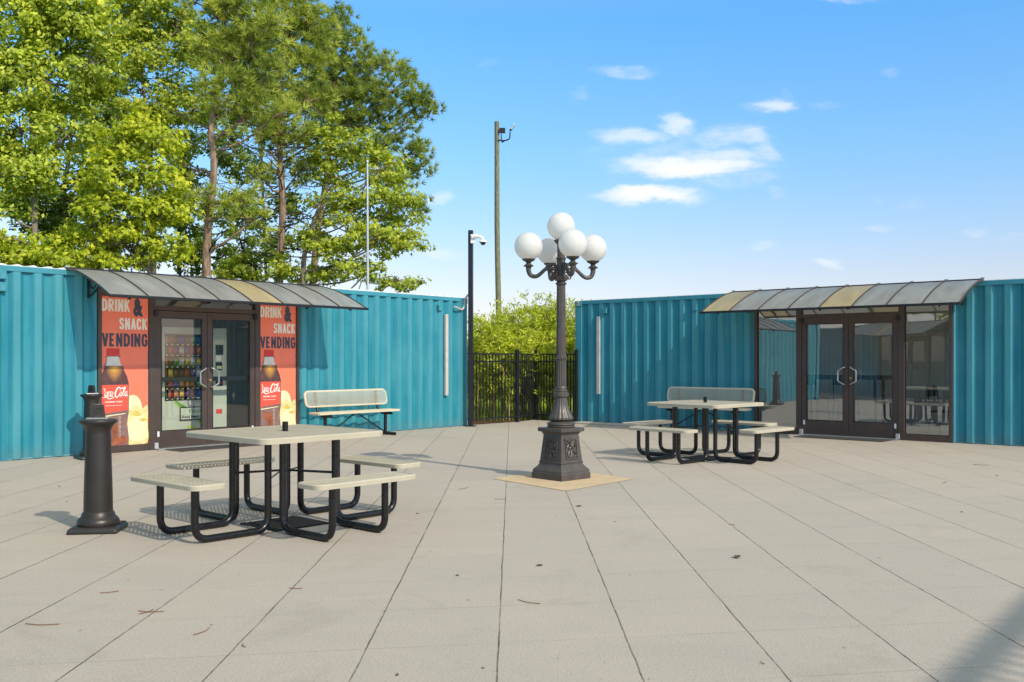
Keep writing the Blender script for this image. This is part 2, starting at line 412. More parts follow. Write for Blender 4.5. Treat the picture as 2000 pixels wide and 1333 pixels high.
def bend_path(pts, r, n=6):
    """polyline with rounded corners"""
    pts = [Vector(p) for p in pts]; out = [pts[0]]
    for i in range(1, len(pts) - 1):
        a, b, c = pts[i - 1], pts[i], pts[i + 1]; u = (a - b).normalized(); v = (c - b).normalized()
        ang = u.angle(v); dd = min(r / math.tan(ang / 2), (a - b).length * .49, (c - b).length * .49)
        p0, p1 = b + u * dd, b + v * dd
        for k in range(n + 1):
            t = k / n; out.append(p0 * (1 - t) ** 2 + b * 2 * t * (1 - t) + p1 * t * t)
    out.append(pts[-1]); return out


# ------------------------------------------------------------------ ground
def sheet(name, poly, z, mat, thick=None):
    mb = MB(); n = len(poly)
    if thick:
        vs = [(x, y, z) for x, y in poly] + [(x, y, z - thick) for x, y in poly]
        mb.add(vs, [tuple(range(n)), tuple(range(2 * n - 1, n - 1, -1))] + [(i, i + n, (i + 1) % n + n, (i + 1) % n) for i in range(n)])
    else: mb.add([(x, y, z) for x, y in poly], [tuple(range(n))])
    return tag(mb.build(name, mat), kind='structure')

sheet('ground', [(-900, -300), (900, -300), (900, 1500), (-900, 1500)], -.10, M['grassg'])
LA = math.atan2(6.70, 5.653); RA = math.atan2(-5.58, 6.393)
LO = Vector((-6.734, 12.66, 0)); RO = Vector((1.494, 20.41, 0))
def lw(t, d=0): u = (math.cos(LA), math.sin(LA)); return Vector((LO.x + t * u[0] + d * u[1], LO.y + t * u[1] - d * u[0], 0))
def rw(t, d=0): u = (math.cos(RA), math.sin(RA)); return Vector((RO.x + t * u[0] + d * u[1], RO.y + t * u[1] - d * u[0], 0))
fA, fB, fC, fD = (-1.05, 19.53), (.11, 20.65), (.52, 21.45), (1.375, 20.48)
a1 = lw(-3.4, -2.6); a2 = lw(9.0, -2.6); b1 = rw(-.2, -2.6); b2 = rw(12.3, -2.6)
plaza = sheet('plaza_pavement', [(-26, -12), (26, -12), (26, b2.y), (b2.x, b2.y), (b1.x, b1.y), (rw(-.2).x - .0, rw(-.2).y + .1), (fD[0], fD[1] + .12), (fC[0], fC[1] + .12), (fB[0], fB[1] + .12), (fA[0], fA[1] + .15),
                      (lw(9.02).x, lw(9.02).y + .15), (a2.x, a2.y), (a1.x, a1.y), (-26, a1.y)], 0, concrete_mat(), .14)
sheet('mulch_bed', [(-3, 19.8), (lw(9.0, -.5).x, 20.0), (-.9, 19.75), (.11, 20.82), (.52, 21.65), (1.45, 20.65), (3.6, 21.5), (3.6, 24.5), (-4.5, 24.5)], -.03, M['mulch'])
sheet('lamp_footing_pavement', [(-.22, 10.83), (.55, 9.80), (1.36, 10.78), (.60, 11.85)], .004, M['tan'])
cb = MB(); p0 = rw(-.02, .30); p1 = rw(2.2, .30); q1 = rw(2.2, .0); q0 = rw(-.02, .0)
cb.add([(p.x, p.y, z) for z in (0, .035) for p in (p0, p1, q1, q0)], [(3, 2, 1, 0), (4, 5, 6, 7), (0, 1, 5, 4), (1, 2, 6, 5), (2, 3, 7, 6), (3, 0, 4, 7)])
tag(cb.build('footing_pavement', M['curb'], bevel=.008), kind='structure')


# ------------------------------------------------------------------ shipping containers
def corr_profile(x0, x1, off, depth=.042):
    seq = [(0, .084, 0, 0), (.084, .140, 0, depth), (.140, .222, depth, depth), (.222, .278, depth, 0)]
    P = .278; k = math.floor((x0 - off) / P) - 1; pts = []
    while True:
        b = off + k * P
        for a, c, ya, yc in seq:
            pts.append((b + a, ya))
        if b > x1: break
        k += 1
    out = []
    def yat(x):
        m = (x - off) % P
        for a, c, ya, yc in seq:
            if a <= m < c + 1e-9: return ya + (yc - ya) * (m - a) / (c - a)
        return 0
    out = [(x0, yat(x0))] + [p for p in pts if x0 + 1e-4 < p[0] < x1 - 1e-4] + [(x1, yat(x1))]
    return out

def corr_panel(x0, x1, z0, z1, off):
    pr = corr_profile(x0, x1, off); mb = MB(); n = len(pr)
    vs = [(x, y, z0) for x, y in pr] + [(x, y, z1) for x, y in pr] + [(x, y + .003, z0) for x, y in pr] + [(x, y + .003, z1) for x, y in pr]
    fs = []
    for i in range(n - 1):
        fs += [(i, i + 1, n + i + 1, n + i), (2 * n + i + 1, 2 * n + i, 3 * n + i, 3 * n + i + 1), (n + i, n + i + 1, 3 * n + i + 1, 3 * n + i)]
    return mb.add(vs, fs)

HC = 2.59; DEP = 2.44
def container(name, label, loc, rz, X0, X1, ox0, ox1, off, cx0, cx1, ncan, tans, doors, posts, dz, gm_='glass'):
    root = empty(name, loc, rz); tag(root, label, 'shipping container', 'teal containers around the plaza')
    p = corr_panel(X0 + .16, ox0 - .004, .012, HC - .075, off).build('corrugated_panel', M['teal'], root)
    p = corr_panel(ox1 + .004, X1 - .16, .012, HC - .075, off).build('corrugated_panel', M['teal'], root)
    # rails and posts
    MB().b(X0 + .17, X1 - .17, -.006, .055, HC - .078, HC - .002).build('top_rail', M['teal_rail'], root, bevel=.006)
    for a, b in ((X0 + .17, ox0 - .01), (ox1 + .01, X1 - .17)): MB().b(a, b, .012, .06, .004, .016).build('bottom_rail', M['teal'], root)
    for px_ in (X0, X1 - .165):
        for py_ in (-.012, DEP - .15):
            c_ = MB().b(px_, px_ + .165, py_, py_ + .16, .12, HC - .125).build('corner_post', M['teal'], root, bevel=.008)
            for zz in (.002, HC - .122):
                cc = MB().b(px_ - .004, px_ + .172, py_ - .008, py_ + .168, zz, zz + .118).build('corner_casting', M['teal'], c_, bevel=.008)
            if py_ < 0:
                ring = []
                for k in range(16):
                    a = 2 * math.pi * k / 16; ring.append((px_ + .084 + .026 * math.cos(a), py_ - .010, HC - .063 + .042 * math.sin(a)))
                MB().tube(ring, .008, 6, closed=True).build('casting_hole', M['greych'], c_)
                MB().prism([(px_ + .084 + .024 * math.cos(2 * math.pi * k / 16), HC - .063 + .04 * math.sin(2 * math.pi * k / 16)) for k in range(16)], py_ - .0095, py_ - .007).build('casting_hole', M['blackp'], c_)
    # back, ends, roof
    MB().b(X0 + .16, X1 - .16, DEP - .05, DEP - .01, .01, HC - .02).build('back_panel', M['teal'], root)
    for px_ in (X0 + .02, X1 - .06): MB().b(px_, px_ + .04, .16, DEP - .16, .01, HC - .02).build('end_panel', M['teal'], root)
    rf = MB(); xs = np.arange(X0 + .12, X1 - .12, .035); vs = []; fs = []
    for x in xs:
        z = HC + .004 + dz * max(0, math.sin((x - off) / .278 * 2 * math.pi * 1.35)) ** .6
        vs += [(x, -.002, z), (x, DEP, z), (x, -.002, HC - .012)]
    for i in range(len(xs) - 1): a = i * 3; fs += [(a, a + 3, a + 4, a + 1), (a, a + 2, a + 5, a + 3)]
    rf.add(vs, fs).build('roof', M['roofwhite'], root)
    # inside: liner of the lit room
    L0, L1 = ox0 - 1.2, ox1 + 1.4
    L0 = max(L0, X0 + .3); L1 = min(L1, X1 - .3)
    MB().b(L0, L1, DEP - .12, DEP - .06, .02, HC - .12).build('interior_wall', M['wallin'], root)
    for a in (L0, L1): MB().b(a - .03, a + .03, .08, DEP - .125, .02, HC - .12).build('interior_wall', M['wallin'], root)
    for a, b in ((L0, ox0 - .05), (ox1 + .05, L1)): MB().b(a, b, .05, .079, .02, HC - .12).build('interior_wall', M['wallin'], root)
    MB().b(L0, L1, .02, DEP - .125, .006, .019).build('interior_floor', M['floorin'], root)
    MB().b(L0, L1, .05, DEP - .125, HC - .118, HC - .09).build('ceiling', M['white'], root)
    # storefront frame
    HT = 2.26; dt = 2.07
    fr = MB()
    fr.b(ox0, ox0 + .055, -.03, .07, .004, HT + .12); fr.b(ox1 - .055, ox1, -.03, .07, .004, HT + .12)
    for a in posts: fr.b(a - .05, a + .05, -.028, .072, .004, HT)
    fr.b(ox0 + .055, ox1 - .055, -.026, .068, HT, HT + .055)
    fr.b(ox0 + .055, posts[0] - .05, -.026, .068, .006, .10); fr.b(posts[1] + .05, ox1 - .055, -.026, .068, .006, .10)
    fr.b(posts[0] + .05, posts[1] - .05, -.026, .068, dt + .01, dt + .075)
    fr.build('door_frame', M['bronze'], root, bevel=.004)
    MB().b(ox0 + .05, ox1 - .05, .0, .05, HT + .055, HC - .079).build('header_panel', M['teal'], root)
    MB().b(posts[0] + .03, posts[1] - .03, -.16, .06, .001, .022).build('threshold', M['alu'], root, bevel=.004)
    for a, b in ((ox0 + .055, posts[0] - .05), (posts[1] + .05, ox1 - .055)):
        w = MB().add([(a, .02, .10), (b, .02, .10), (b, .02, HT), (a, .02, HT)], [(0, 1, 2, 3)]).build('side_window', M[gm_], root)
        g = MB(); g.b(a, a + .012, .010, .017, .10, HT); g.b(b - .012, b, .010, .017, .10, HT); g.b(a + .012, b - .012, .010, .017, .10, .112); g.b(a + .012, b - .012, .010, .017, HT - .012, HT)
        g.build('glazing_bead', M['blackp'], w)
    w = MB().add([(posts[0] + .05, .02, dt + .075), (posts[1] - .05, .02, dt + .075), (posts[1] - .05, .02, HT), (posts[0] + .05, .02, HT)], [(0, 1, 2, 3)]).build('transom_window', M[gm_], root)
    # pair of doors
    xa, xb = posts[0] + .054, posts[1] - .054; mid = (xa + xb) / 2
    for sgn, (a, b) in ((1, (xa, mid - .003)), (-1, (mid + .003, xb))):
        d_ = MB(); st = .088
        d_.b(a, a + st, -.018, .030, .03, dt); d_.b(b - st, b, -.018, .030, .03, dt)
        d_.b(a + st, b - st, -.018, .030, dt - .10, dt); d_.b(a + st, b - st, -.018, .030, .03, .27)
        d_ = d_.build('door', M['bronze'], root, bevel=.003)
        MB().add([(a + st, .007, .27), (b - st, .007, .27), (b - st, .007, dt - .10), (a + st, .007, dt - .10)], [(0, 1, 2, 3)]).build('glass_pane', M[gm_], d_)
        gk = MB(); gk.b(a + st, a + st + .01, -.02, .003, .27, dt - .10); gk.b(b - st - .01, b - st, -.02, .003, .27, dt - .10); gk.b(a + st + .01, b - st - .01, -.02, .003, .27, .28); gk.b(a + st + .01, b - st - .01, -.02, .003, dt - .11, dt - .10)
        gk.build('glazing_bead', M['blackp'], d_)
        hx = (mid - .05) if sgn > 0 else (mid + .05)
        e = -sgn * .11
        pts = bend_path([(hx, -.02, 1.21), (hx, -.085, 1.21), (hx + e, -.085, 1.15), (hx + e, -.085, .97), (hx, -.085, .91), (hx, -.02, .91)], .03, 4)
        MB().tube(pts, .0125, 8).build('handle', M['alu'], d_, smooth=True)
        MB().b(a + st, b - st, .040, .075, 1.005, 1.075).build('push_bar', M['blackp'], d_, bevel=.005)
        hxx = a if sgn > 0 else b
        for z_ in (.06, dt - .03): MB().b(hxx - .03, hxx + .03, -.055, -.019, z_ - .045, z_ + .045).build('pivot_hinge', M['galv'] if z_ < 1 else M['blackp'], d_, bevel=.004)
        tagx = a + .045 if sgn > 0 else b - .045
        MB().b(tagx - .016, tagx + .016, -.022, -.0185, .19, .27).build('sticker', M['white'], d_)
        if sgn < 0:
            c = MB(); c.tube([(a + .045, -.019, 1.02), (a + .045, -.032, 1.02)], .022, 16).build('lock_cylinder', plain('brass', (.55, .38, .14), .35, .8), d_, smooth=True)
    # canopy
    Dd = 1.24; z1 = HC + .02; drop = .40
    prof = [(-Dd * s_ + .02, z1 - drop * (s_ ** 1.5) - .03 * s_) for s_ in np.linspace(0, 1, 13)]
    can = MB(); w0 = (cx1 - cx0) / ncan
    can.b(cx0, cx1, -.03, .045, HC - .004, HC + .034)
    can = can.build('canopy', M['blackp'], root, bevel=.004)
    rib = MB()
    for i in range(ncan):
        pn = MB(); a = cx0 + i * w0 + .012; b = cx0 + (i + 1) * w0 - .012; n = len(prof)
        vs = [(a, y, z) for y, z in prof] + [(b, y, z) for y, z in prof] + [(a, y, z - .006) for y, z in prof] + [(b, y, z - .006) for y, z in prof]
        fs = [(j, j + 1, n + j + 1, n + j) for j in range(n - 1)]
        pn.add(vs[:2 * n], fs)
        pn.build('canopy_panel', M['tanpoly'] if i in tans else M['greypoly'], can, smooth=True)
    for i in range(ncan + 1):
        x = cx0 + i * w0; rb = MB(); n = len(prof); hw = .008
        for zt, zb in ((.012, -.020),):
            vs = [(x + sx, y, z + dz_) for dz_ in (zt, zb) for sx in (-hw, hw) for y, z in prof]
            fs = []
            for j in range(n - 1):
                fs += [(j, j + 1, n + j + 1, n + j), (2 * n + j + 1, 2 * n + j, 3 * n + j, 3 * n + j + 1), (j + 1, j, 2 * n + j, 2 * n + j + 1), (n + j, n + j + 1, 3 * n + j + 1, 3 * n + j)]
            fs += [(0, n, 3 * n, 2 * n), (n - 1, 3 * n - 1, 4 * n - 1, 2 * n - 1)]
            rb.add(vs, fs)
        rb.build('canopy_rib', M['bronze'], can)
        MB().b(x - .03, x + .03, -.036, -.012, HC + .03, HC + .05).build('canopy_clip', M['alu'], can)
    yl, zl = prof[-1]
    MB().b(cx0 - .015, cx1 + .015, yl - .03, yl + .02, zl - .022, zl + .018).build('canopy_front_bar', M['blackp'], can, bevel=.008)
    for x in (cx0 + .30, (cx0 + cx1) / 2, cx1 - .30):
        br = MB()
        lo_ = [(x, -.02, HC - .34), (x, -.10, HC - .345), (x, -.55, HC - .20), (x, yl + .05, zl - .03)]
        br.tube(smooth_path(lo_, 5), .016, 6)
        br.tube([(x, y, z - .03) for y, z in prof[:-1]], .014, 6)
        br.b(x - .012, x + .012, -.05, -.005, HC - .38, HC - .02)
        for (yc, rr) in ((-.16, .085), (-.36, .06), (-.52, .035)):
            zc = HC - .145 - abs(yc) * .14
            br.tube([(x, yc + rr * math.cos(a), zc + rr * math.sin(a)) for a in np.linspace(0, 2 * math.pi, 17)[:-1]], .011, 6, closed=True)
        br.build('canopy_bracket', M['blackp'], can, smooth=True)
    return root, rf

LC, _ = container('container_building', 'teal shipping container with red drink posters beside its glass doors, left of the lamp', LO, LA,
                  -3.17, 9.02, 1.313, 4.821, .175, .877, 5.28, 8, (4,), None, (2.14, 3.99), .020)
RC, _ = container('container_building', 'teal shipping container with clear unpostered glass doors, right of the lamp', RO, RA,
                  -.186, 12.0, 3.973, 7.447, .43, 3.55, 7.90, 8, (0, 4), None, (4.84, 6.64), .003, 'glass_refl')

C3, _ = container('container_building', 'third teal container beyond the left edge, mirrored in the right container windows', Vector((-6.3, 6.37, 0)), R(173),
                  -.2, 12.0, 1.2, 4.7, .1, .8, 5.2, 8, (4,), None, (2.03, 3.88), .01)

def lock_box(root, x, z):
    f = MB().b(x - .045, x + .045, -.03, .035, z - .06, z + .06).build('vent_cover', M['teal_rail'], root, bevel=.006)
    MB().b(x - .03, x + .03, -.033, -.029, z - .05, z + .02).build('vent_slot', M['teal'], f)
lock_box(LC, 8.23, 2.36); lock_box(RC, .59, 2.36); lock_box(RC, 2.72, 2.35); lock_box(LC, .03, 2.46); lock_box(LC, .03, 2.30); lock_box(RC, 9.1, 2.35)
MB().b(8.375, 8.455, -.03, .034, .63, 2.24).build('cable_trunking', M['greych'], LC, bevel=.006)
MB().b(.385, .465, -.03, .034, .62, 2.24).build('cable_trunking', M['greych'], RC, bevel=.006)

# ------------------------------------------------------------------ lettering
def text_mesh(body, height, width=None, bold=.0, z=0):
    cu = bpy.data.curves.new('text', 'FONT'); cu.body = body; cu.size = 1; cu.offset = bold; cu.resolution_u = 3; cu.extrude = 0
    ob = bpy.data.objects.new('text', cu); COL.objects.link(ob); bpy.context.view_layer.update()
    dg = bpy.context.evaluated_depsgraph_get(); me = bpy.data.meshes.new_from_object(ob.evaluated_get(dg))
    bpy.data.objects.remove(ob)
    vs = [v.co.copy() for v in me.vertices]; fs = [tuple(p.vertices) for p in me.polygons]
    x0 = min(v.x for v in vs); x1 = max(v.x for v in vs); y0 = min(v.y for v in vs); y1 = max(v.y for v in vs)
    sy = height / (y1 - y0); sx = width / (x1 - x0) if width else sy
    return [((v.x - x0) * sx, (v.y - y0) * sy) for v in vs], fs, (x1 - x0) * sx

def flat_text(name, body, x, z, h, w, y, mat, parent, bold=.02):
    vs, fs, _ = text_mesh(body, h, w, bold)
    mb = MB(); mb.add([(x + a, y, z + b) for a, b in vs], fs)
    o = mb.build(name, mat, parent); return o

def blob(name, pts, y, mat, parent, sm=True):
    P = smooth_path([(a, 0, b) for a, b in pts] + [(pts[0][0], 0, pts[0][1])], 5)[:-1] if sm else [Vector((a, 0, b)) for a, b in pts]
    mb = MB(); n = len(P)
    bm_v = [(p.x, y, p.z) for p in P]
    mb.add(bm_v, [tuple(range(n))]); return mb.build(name, mat, parent)

def ribbons(name, strokes, y, mat, parent):
    mb = MB()
    for pts, w in strokes:
        P = smooth_path([(a, 0, b) for a, b in pts], 6); n = len(P)
        vs = []
        for i, p_ in enumerate(P):
            t = (P[min(i + 1, n - 1)] - P[max(i - 1, 0)]).normalized(); nn = Vector((-t.z, 0, t.x))
            ww = w * (.30 + .70 * math.sin(math.pi * (i + .5) / n) ** .8) / 2
            vs += [(p_.x + nn.x * ww, y, p_.z + nn.z * ww), (p_.x - nn.x * ww, y, p_.z - nn.z * ww)]
        mb.add(vs, [(2 * i, 2 * i + 1, 2 * i + 3, 2 * i + 2) for i in range(n - 1)])
    return mb.build(name, mat, parent)

PM = {k: plain('print_' + k, c, .42, 0, v, s_, spec=.4) for k, (c, v, s_) in {
    'red': ((.90, .20, .115), .06, 2), 'cream': ((.82, .77, .66), .05, 5), 'navy': ((.055, .06, .085), .1, 5), 'cap': ((.62, .045, .035), .15, 12),
    'clear': ((.66, .62, .56), .10, 9), 'cola': ((.090, .045, .045), .35, 9), 'amber': ((.62, .27, .045), .35, 12), 'rust': ((.28, .085, .04), .4, 8), 'label': ((.74, .095, .06), .06, 4),
    'mauve': ((.22, .13, .125), .25, 10), 'chip': ((.70, .60, .28), .22, 9), 'chip2': ((.74, .69, .42), .15, 9), 'chip3': ((.60, .47, .12), .2, 12), 'white': ((.85, .84, .80), .03, 5), 'green': ((.09, .33, .03), .1, 8), 'lime': ((.38, .55, .06), .1, 8), 'yellow': ((.80, .62, .06), .1, 8), 'edge': ((.30, .22, .20), .2, 8)}.items()}

BLK = {'D': [[(0, 0), (0, 2)], [(0, 1.98), (.55, 1.98), (1, 1.6), (1, .4), (.55, .02), (0, .02)]], 'R': [[(0, 0), (0, 2)], [(0, 1.98), (.7, 1.98), (1, 1.75), (1, 1.25), (.7, 1.0), (0, 1.0)], [(.5, 1.0), (1.05, 0)]],
       'I': [[(.0, 0), (.0, 2)]], 'N': [[(0, 0), (0, 2)], [(0, 1.98), (1, .02)], [(1, 0), (1, 2)]], 'K': [[(0, 0), (0, 2)], [(1.05, 2), (.1, .9)], [(.35, 1.2), (1.1, 0)]],
       'S': [[(1, 1.55), (.85, 1.93), (.5, 2.0), (.15, 1.93), (0, 1.55), (.15, 1.22), (.85, .8), (1, .45), (.85, .08), (.5, 0), (.15, .08), (0, .45)]],
       'A': [[(0, 0), (.55, 2)], [(.55, 2), (1.1, 0)], [(.2, .55), (.9, .55)]], 'C': [[(1, 1.45), (.85, 1.9), (.5, 2.0), (.15, 1.9), (0, 1.5), (0, .5), (.15, .1), (.5, 0), (.85, .1), (1, .55)]],
       'V': [[(0, 2), (.55, 0)], [(.55, 0), (1.1, 2)]], 'E': [[(0, 0), (0, 2)], [(0, 1.98), (.85, 1.98)], [(0, 1.0), (.75, 1.0)], [(0, .02), (.85, .02)]],
       'G': [[(1, 1.45), (.85, 1.9), (.5, 2.0), (.15, 1.9), (0, 1.5), (0, .5), (.15, .1), (.5, 0), (.85, .1), (1, .4), (1, .95), (.55, .95)]]}
def block_text(word, x, z, h_, w_, y, mat, parent):
    wx, wy = .60, .34; gap = wx + .24; X = wx / 2; items = []
    for ch in word:
        for st in BLK[ch]:
            n = len(st); items.append([(X + a, b if (k in (0, n - 1) and b in (0, 2)) else wy / 2 + b * (2 - wy) / 2) for k, (a, b) in enumerate(st)])
        X += {'I': 0, 'E': .85}.get(ch, 1.05) + gap
    tot = X - gap + wx / 2; sx = w_ / tot; sz = h_ / 2; mb = MB(); lay = 0
    for P in items:
        P = [Vector(p) for p in P]; n = len(P); vs = []
        for i, p in enumerate(P):
            a = P[max(i - 1, 0)]; b = P[min(i + 1, n - 1)]; t0 = (p - a).normalized() if i else (b - p).normalized(); t1 = (b - p).normalized() if i < n - 1 else t0
            nn = Vector((-t0.y - t1.y, t0.x + t1.x)).normalized()
            o_ = Vector((nn.x * wx / 2, nn.y * wy / 2)) * (1.0 / max(.72, nn.dot(Vector((-t0.y, t0.x)))))
            for q in (p + o_, p - o_): vs.append((x + max(0, min(tot, q.x)) * sx, y - lay * .00002, z + max(0, min(2, q.y)) * sz))
        lay += 1
        mb.add(vs, [(2 * i, 2 * i + 1, 2 * i + 3, 2 * i + 2) for i in range(n - 1)])
    return mb.build('lettering', mat, parent)

GLOW = [plain('print_glow', tuple(a + (b - a) * (k / 6) for a, b in zip((.12, .055, .045), (.66, .33, .06))), .42, 0, .08, 9) for k in range(7)]
# the word mark's second half, drawn as strokes in a box 10 x 4 (the photo's poster crops its first letter)
SCRIPT = [([(.2, 3.4), (.75, 3.3), (.9, 2.7), (.5, 2.5)], .22),
          ([(1.35, 2.4), (.95, 1.9), (.9, 1.1), (1.25, .95), (1.75, 1.5), (1.8, 2.2), (1.4, 2.4)], .30),
          ([(2.75, 2.15), (2.5, 2.45), (2.1, 2.0), (2.0, 1.2), (2.3, .95), (2.85, 1.35)], .30),
          ([(3.7, 2.35), (3.3, 2.4), (2.95, 1.8), (3.0, 1.1), (3.35, 1.05), (3.8, 2.0)], .30), ([(3.9, 2.5), (3.65, 1.5), (3.75, 1.0), (4.15, 1.2)], .28),
          ([(4.2, 1.85), (4.75, 1.95)], .26),
          ([(6.7, 2.6), (6.95, 3.2), (6.6, 3.7), (5.9, 3.5), (5.2, 2.5), (4.95, 1.3), (5.3, .65), (6.0, .8), (6.6, 1.5)], .42),
          ([(6.6, 3.7), (7.4, 3.4), (8.3, 3.5), (9.0, 3.9)], .34),
          ([(7.15, 2.3), (6.75, 1.8), (6.75, 1.1), (7.1, .95), (7.5, 1.5), (7.5, 2.2), (7.15, 2.3)], .30),
          ([(8.0, 1.8), (8.65, 3.0), (8.9, 3.75), (8.55, 3.7), (8.05, 2.2), (8.0, 1.1), (8.4, 1.1)], .28),
          ([(9.5, 2.2), (9.1, 2.3), (8.75, 1.7), (8.8, 1.05), (9.15, 1.0), (9.5, 1.8)], .30), ([(9.7, 2.5), (9.45, 1.4), (9.6, .95), (9.95, 1.2)], .28),
          ([(.1, .45), (1.4, .75), (2.4, .2), (3.6, .35), (4.7, .75)], .30)]

def poster(root_c, x0, x1, z0, z1, label, second):
    w = x1 - x0; h = z1 - z0
    base = root_c.matrix_basis if False else Matrix.Translation(root_c.location) @ Matrix.Rotation(root_c.rotation_euler.z, 4, 'Z')
    o = empty('poster', base @ Vector((x0, -.004, z0)), root_c.rotation_euler.z)
    tag(o, label, 'poster', 'vending posters on the door side windows')
    u = lambda a: a * w
    v = lambda b: (1 - b) * h
    MB().b(0, w, 0, .004, 0, h).build('backing_sheet', PM['red'], o)
    MB().b(u(.985), w, -.0014, 0, h * .2, h * .62).build('backing_sheet', PM['edge'], o)
    # chips, behind the bottle
    blob('chip', [(u(.5), v(.70)), (u(.60), v(.668)), (u(.74), v(.672)), (u(.84), v(.72)), (u(.85), v(.80)), (u(.6), v(.86))], -.0010, PM['chip2'], o)
    blob('chip', [(u(.5), v(.80)), (u(.62), v(.76)), (u(.72), v(.735)), (u(.86), v(.76)), (u(.93), v(.745)), (u(.99), v(.745)), (u(.99), v(.86)), (u(.97), v(.995)), (u(.55), v(.995))], -.0016, PM['chip'], o)
    blob('chip', [(u(.56), v(.88)), (u(.66), v(.82)), (u(.84), v(.81)), (u(.97), v(.86)), (u(.975), v(.93)), (u(.90), v(.975)), (u(.72), v(.98)), (u(.58), v(.95))], -.0022, PM['chip2'], o)
    blob('chip', [(u(.60), v(.795)), (u(.72), v(.775)), (u(.86), v(.80)), (u(.74), v(.812))], -.0026, PM['chip3'], o)
    blob('chip', [(u(.78), v(.838)), (u(.88), v(.825)), (u(.985), v(.835)), (u(.88), v(.848))], -.0026, PM['chip3'], o)
    # bottle
    bt = blob('bottle', [(u(.09), v(.40)), (u(.39), v(.40)), (u(.40), v(.405)), (u(.385), v(.41)), (u(.36), v(.412)), (u(.40), v(.455)), (u(.45), v(.49)), (u(.54), v(.54)), (u(.575), v(.585)), (u(.575), v(.60)), (u(.575), v(.76)), (u(.575), v(.775)),
               (u(.555), v(.81)), (u(.54), v(.86)), (u(.56), v(.91)), (u(.575), v(.95)), (u(.57), v(.998)), (u(.005), v(.998)), (u(.005), v(.52)), (u(.06), v(.465)), (u(.12), v(.412)), (u(.09), v(.408))], -.0030, PM['mauve'], o, False)
    blob('cap', [(u(.11), v(.350)), (u(.37), v(.350)), (u(.375), v(.36)), (u(.375), v(.398)), (u(.105), v(.398)), (u(.105), v(.36))], -.0036, PM['cap'], bt, False)
    blob('neck', [(u(.12), v(.405)), (u(.36), v(.405)), (u(.385), v(.44)), (u(.42), v(.467)), (u(.08), v(.467)), (u(.11), v(.44))], -.0036, PM['clear'], bt, False)
    blob('cola', [(u(.075), v(.468)), (u(.425), v(.468)), (u(.53), v(.535)), (u(.57), v(.585)), (u(.57), v(.594)), (u(.01), v(.594)), (u(.01), v(.52))], -.0036, PM['cola'], bt, False)
    for k in range(7):
        f = 1 - k / 7; cx_, cz_ = .265, .478
        blob('highlight', [(u(cx_ - .17 * f), v(.470)), (u(cx_ + .17 * f), v(.470)), (u(cx_ + .19 * f), v(.49 + .012 * f)), (u(cx_ + .12 * f), v(.49 + .06 * f)), (u(cx_), v(.49 + .092 * f)), (u(cx_ - .12 * f), v(.49 + .06 * f)), (u(cx_ - .18 * f), v(.49 + .012 * f))], -.0038 - .0002 * k, GLOW[k], bt)
    blob('paper_label', [(u(.005), v(.594)), (u(.550), v(.594)), (u(.550), v(.766)), (u(.3), v(.773)), (u(.005), v(.788))], -.0054, PM['label'], bt, False)
    blob('highlight', [(u(.12), v(.82)), (u(.30), v(.84)), (u(.34), v(.90)), (u(.28), v(.95)), (u(.20), v(.90)), (u(.10), v(.87))], -.0042, PM['rust'], bt)
    blob('highlight', [(u(.20), v(.945)), (u(.50), v(.94)), (u(.52), v(.985)), (u(.22), v(.99))], -.0042, PM['rust'], bt)
    blob('highlight', [(u(.02), v(.80)), (u(.5), v(.785)), (u(.51), v(.79)), (u(.02), v(.808))], -.0042, PM['chip2'], bt, False)
    for k in range(5):
        zc = v(.815 + .03 * k); MB().tube([(u(.38) + .012 * math.cos(a), -.0046, zc + .024 * math.sin(a)) for a in np.linspace(0, 2 * math.pi, 13)[:-1]], .0022, 4, closed=True).build('embossing', PM['chip2'], bt)
    sx = u(.535) / 10; sz = h * .085 / 4
    ribbons('lettering', [([(u(.02) + a * sx, v(.69) + b * sz) for a, b in pts], ww * sx * 1.15) for pts, ww in SCRIPT], -.0062, PM['white'], bt)
    flat_text('lettering', 'ORIGINAL TASTE', u(.07), v(.712), h * .0095, u(.36), -.0062, PM['white'], bt, .03)
    flat_text('lettering', 'Delicious & Refreshing', u(.09), v(.735), h * .006, u(.33), -.0062, PM['white'], bt, .02)
    # words
    block_text('DRINK', u(.004), v(.103), h * .083, u(.595), -.0012, PM['cream'], o)
    flat_text('lettering', '&', u(.67), v(.132), h * .125, u(.22), -.0012, PM['navy'], o, .06)
    block_text('SNACK', u(.37), v(.222), h * .078, u(.605), -.0012, PM['cream'], o)
    block_text('VENDING', u(.004), v(.338), h * .090, u(.985), -.0012, PM['navy'], o)
    return o
poster(LC, 1.372, 2.086, .104, 2.256, 'red drink and snack vending poster left of the vending doors, behind the bollards', 0)
poster(LC, 4.044, 4.762, .104, 2.256, 'red drink and snack vending poster right of the vending doors, nearest the wall bench', 1)

# ------------------------------------------------------------------ conduit on the container end
pts = [lw(8.60, .05) + Vector((0, 0, 2.40)), lw(8.82, .05) + Vector((0, 0, 2.34)), lw(8.89, .05) + Vector((0, 0, 2.40)), lw(8.90, .05) + Vector((0, 0, 2.56)), lw(9.0, .06) + Vector((0, 0, 2.66)), Vector((-.86, 19.95, 2.68))]
tag(MB().tube(bend_path(pts, .08, 6), .019, 8).build('conduit', M['greych'], smooth=True), 'pale grey cable conduit curling from the container corner to the black camera pole', 'conduit')

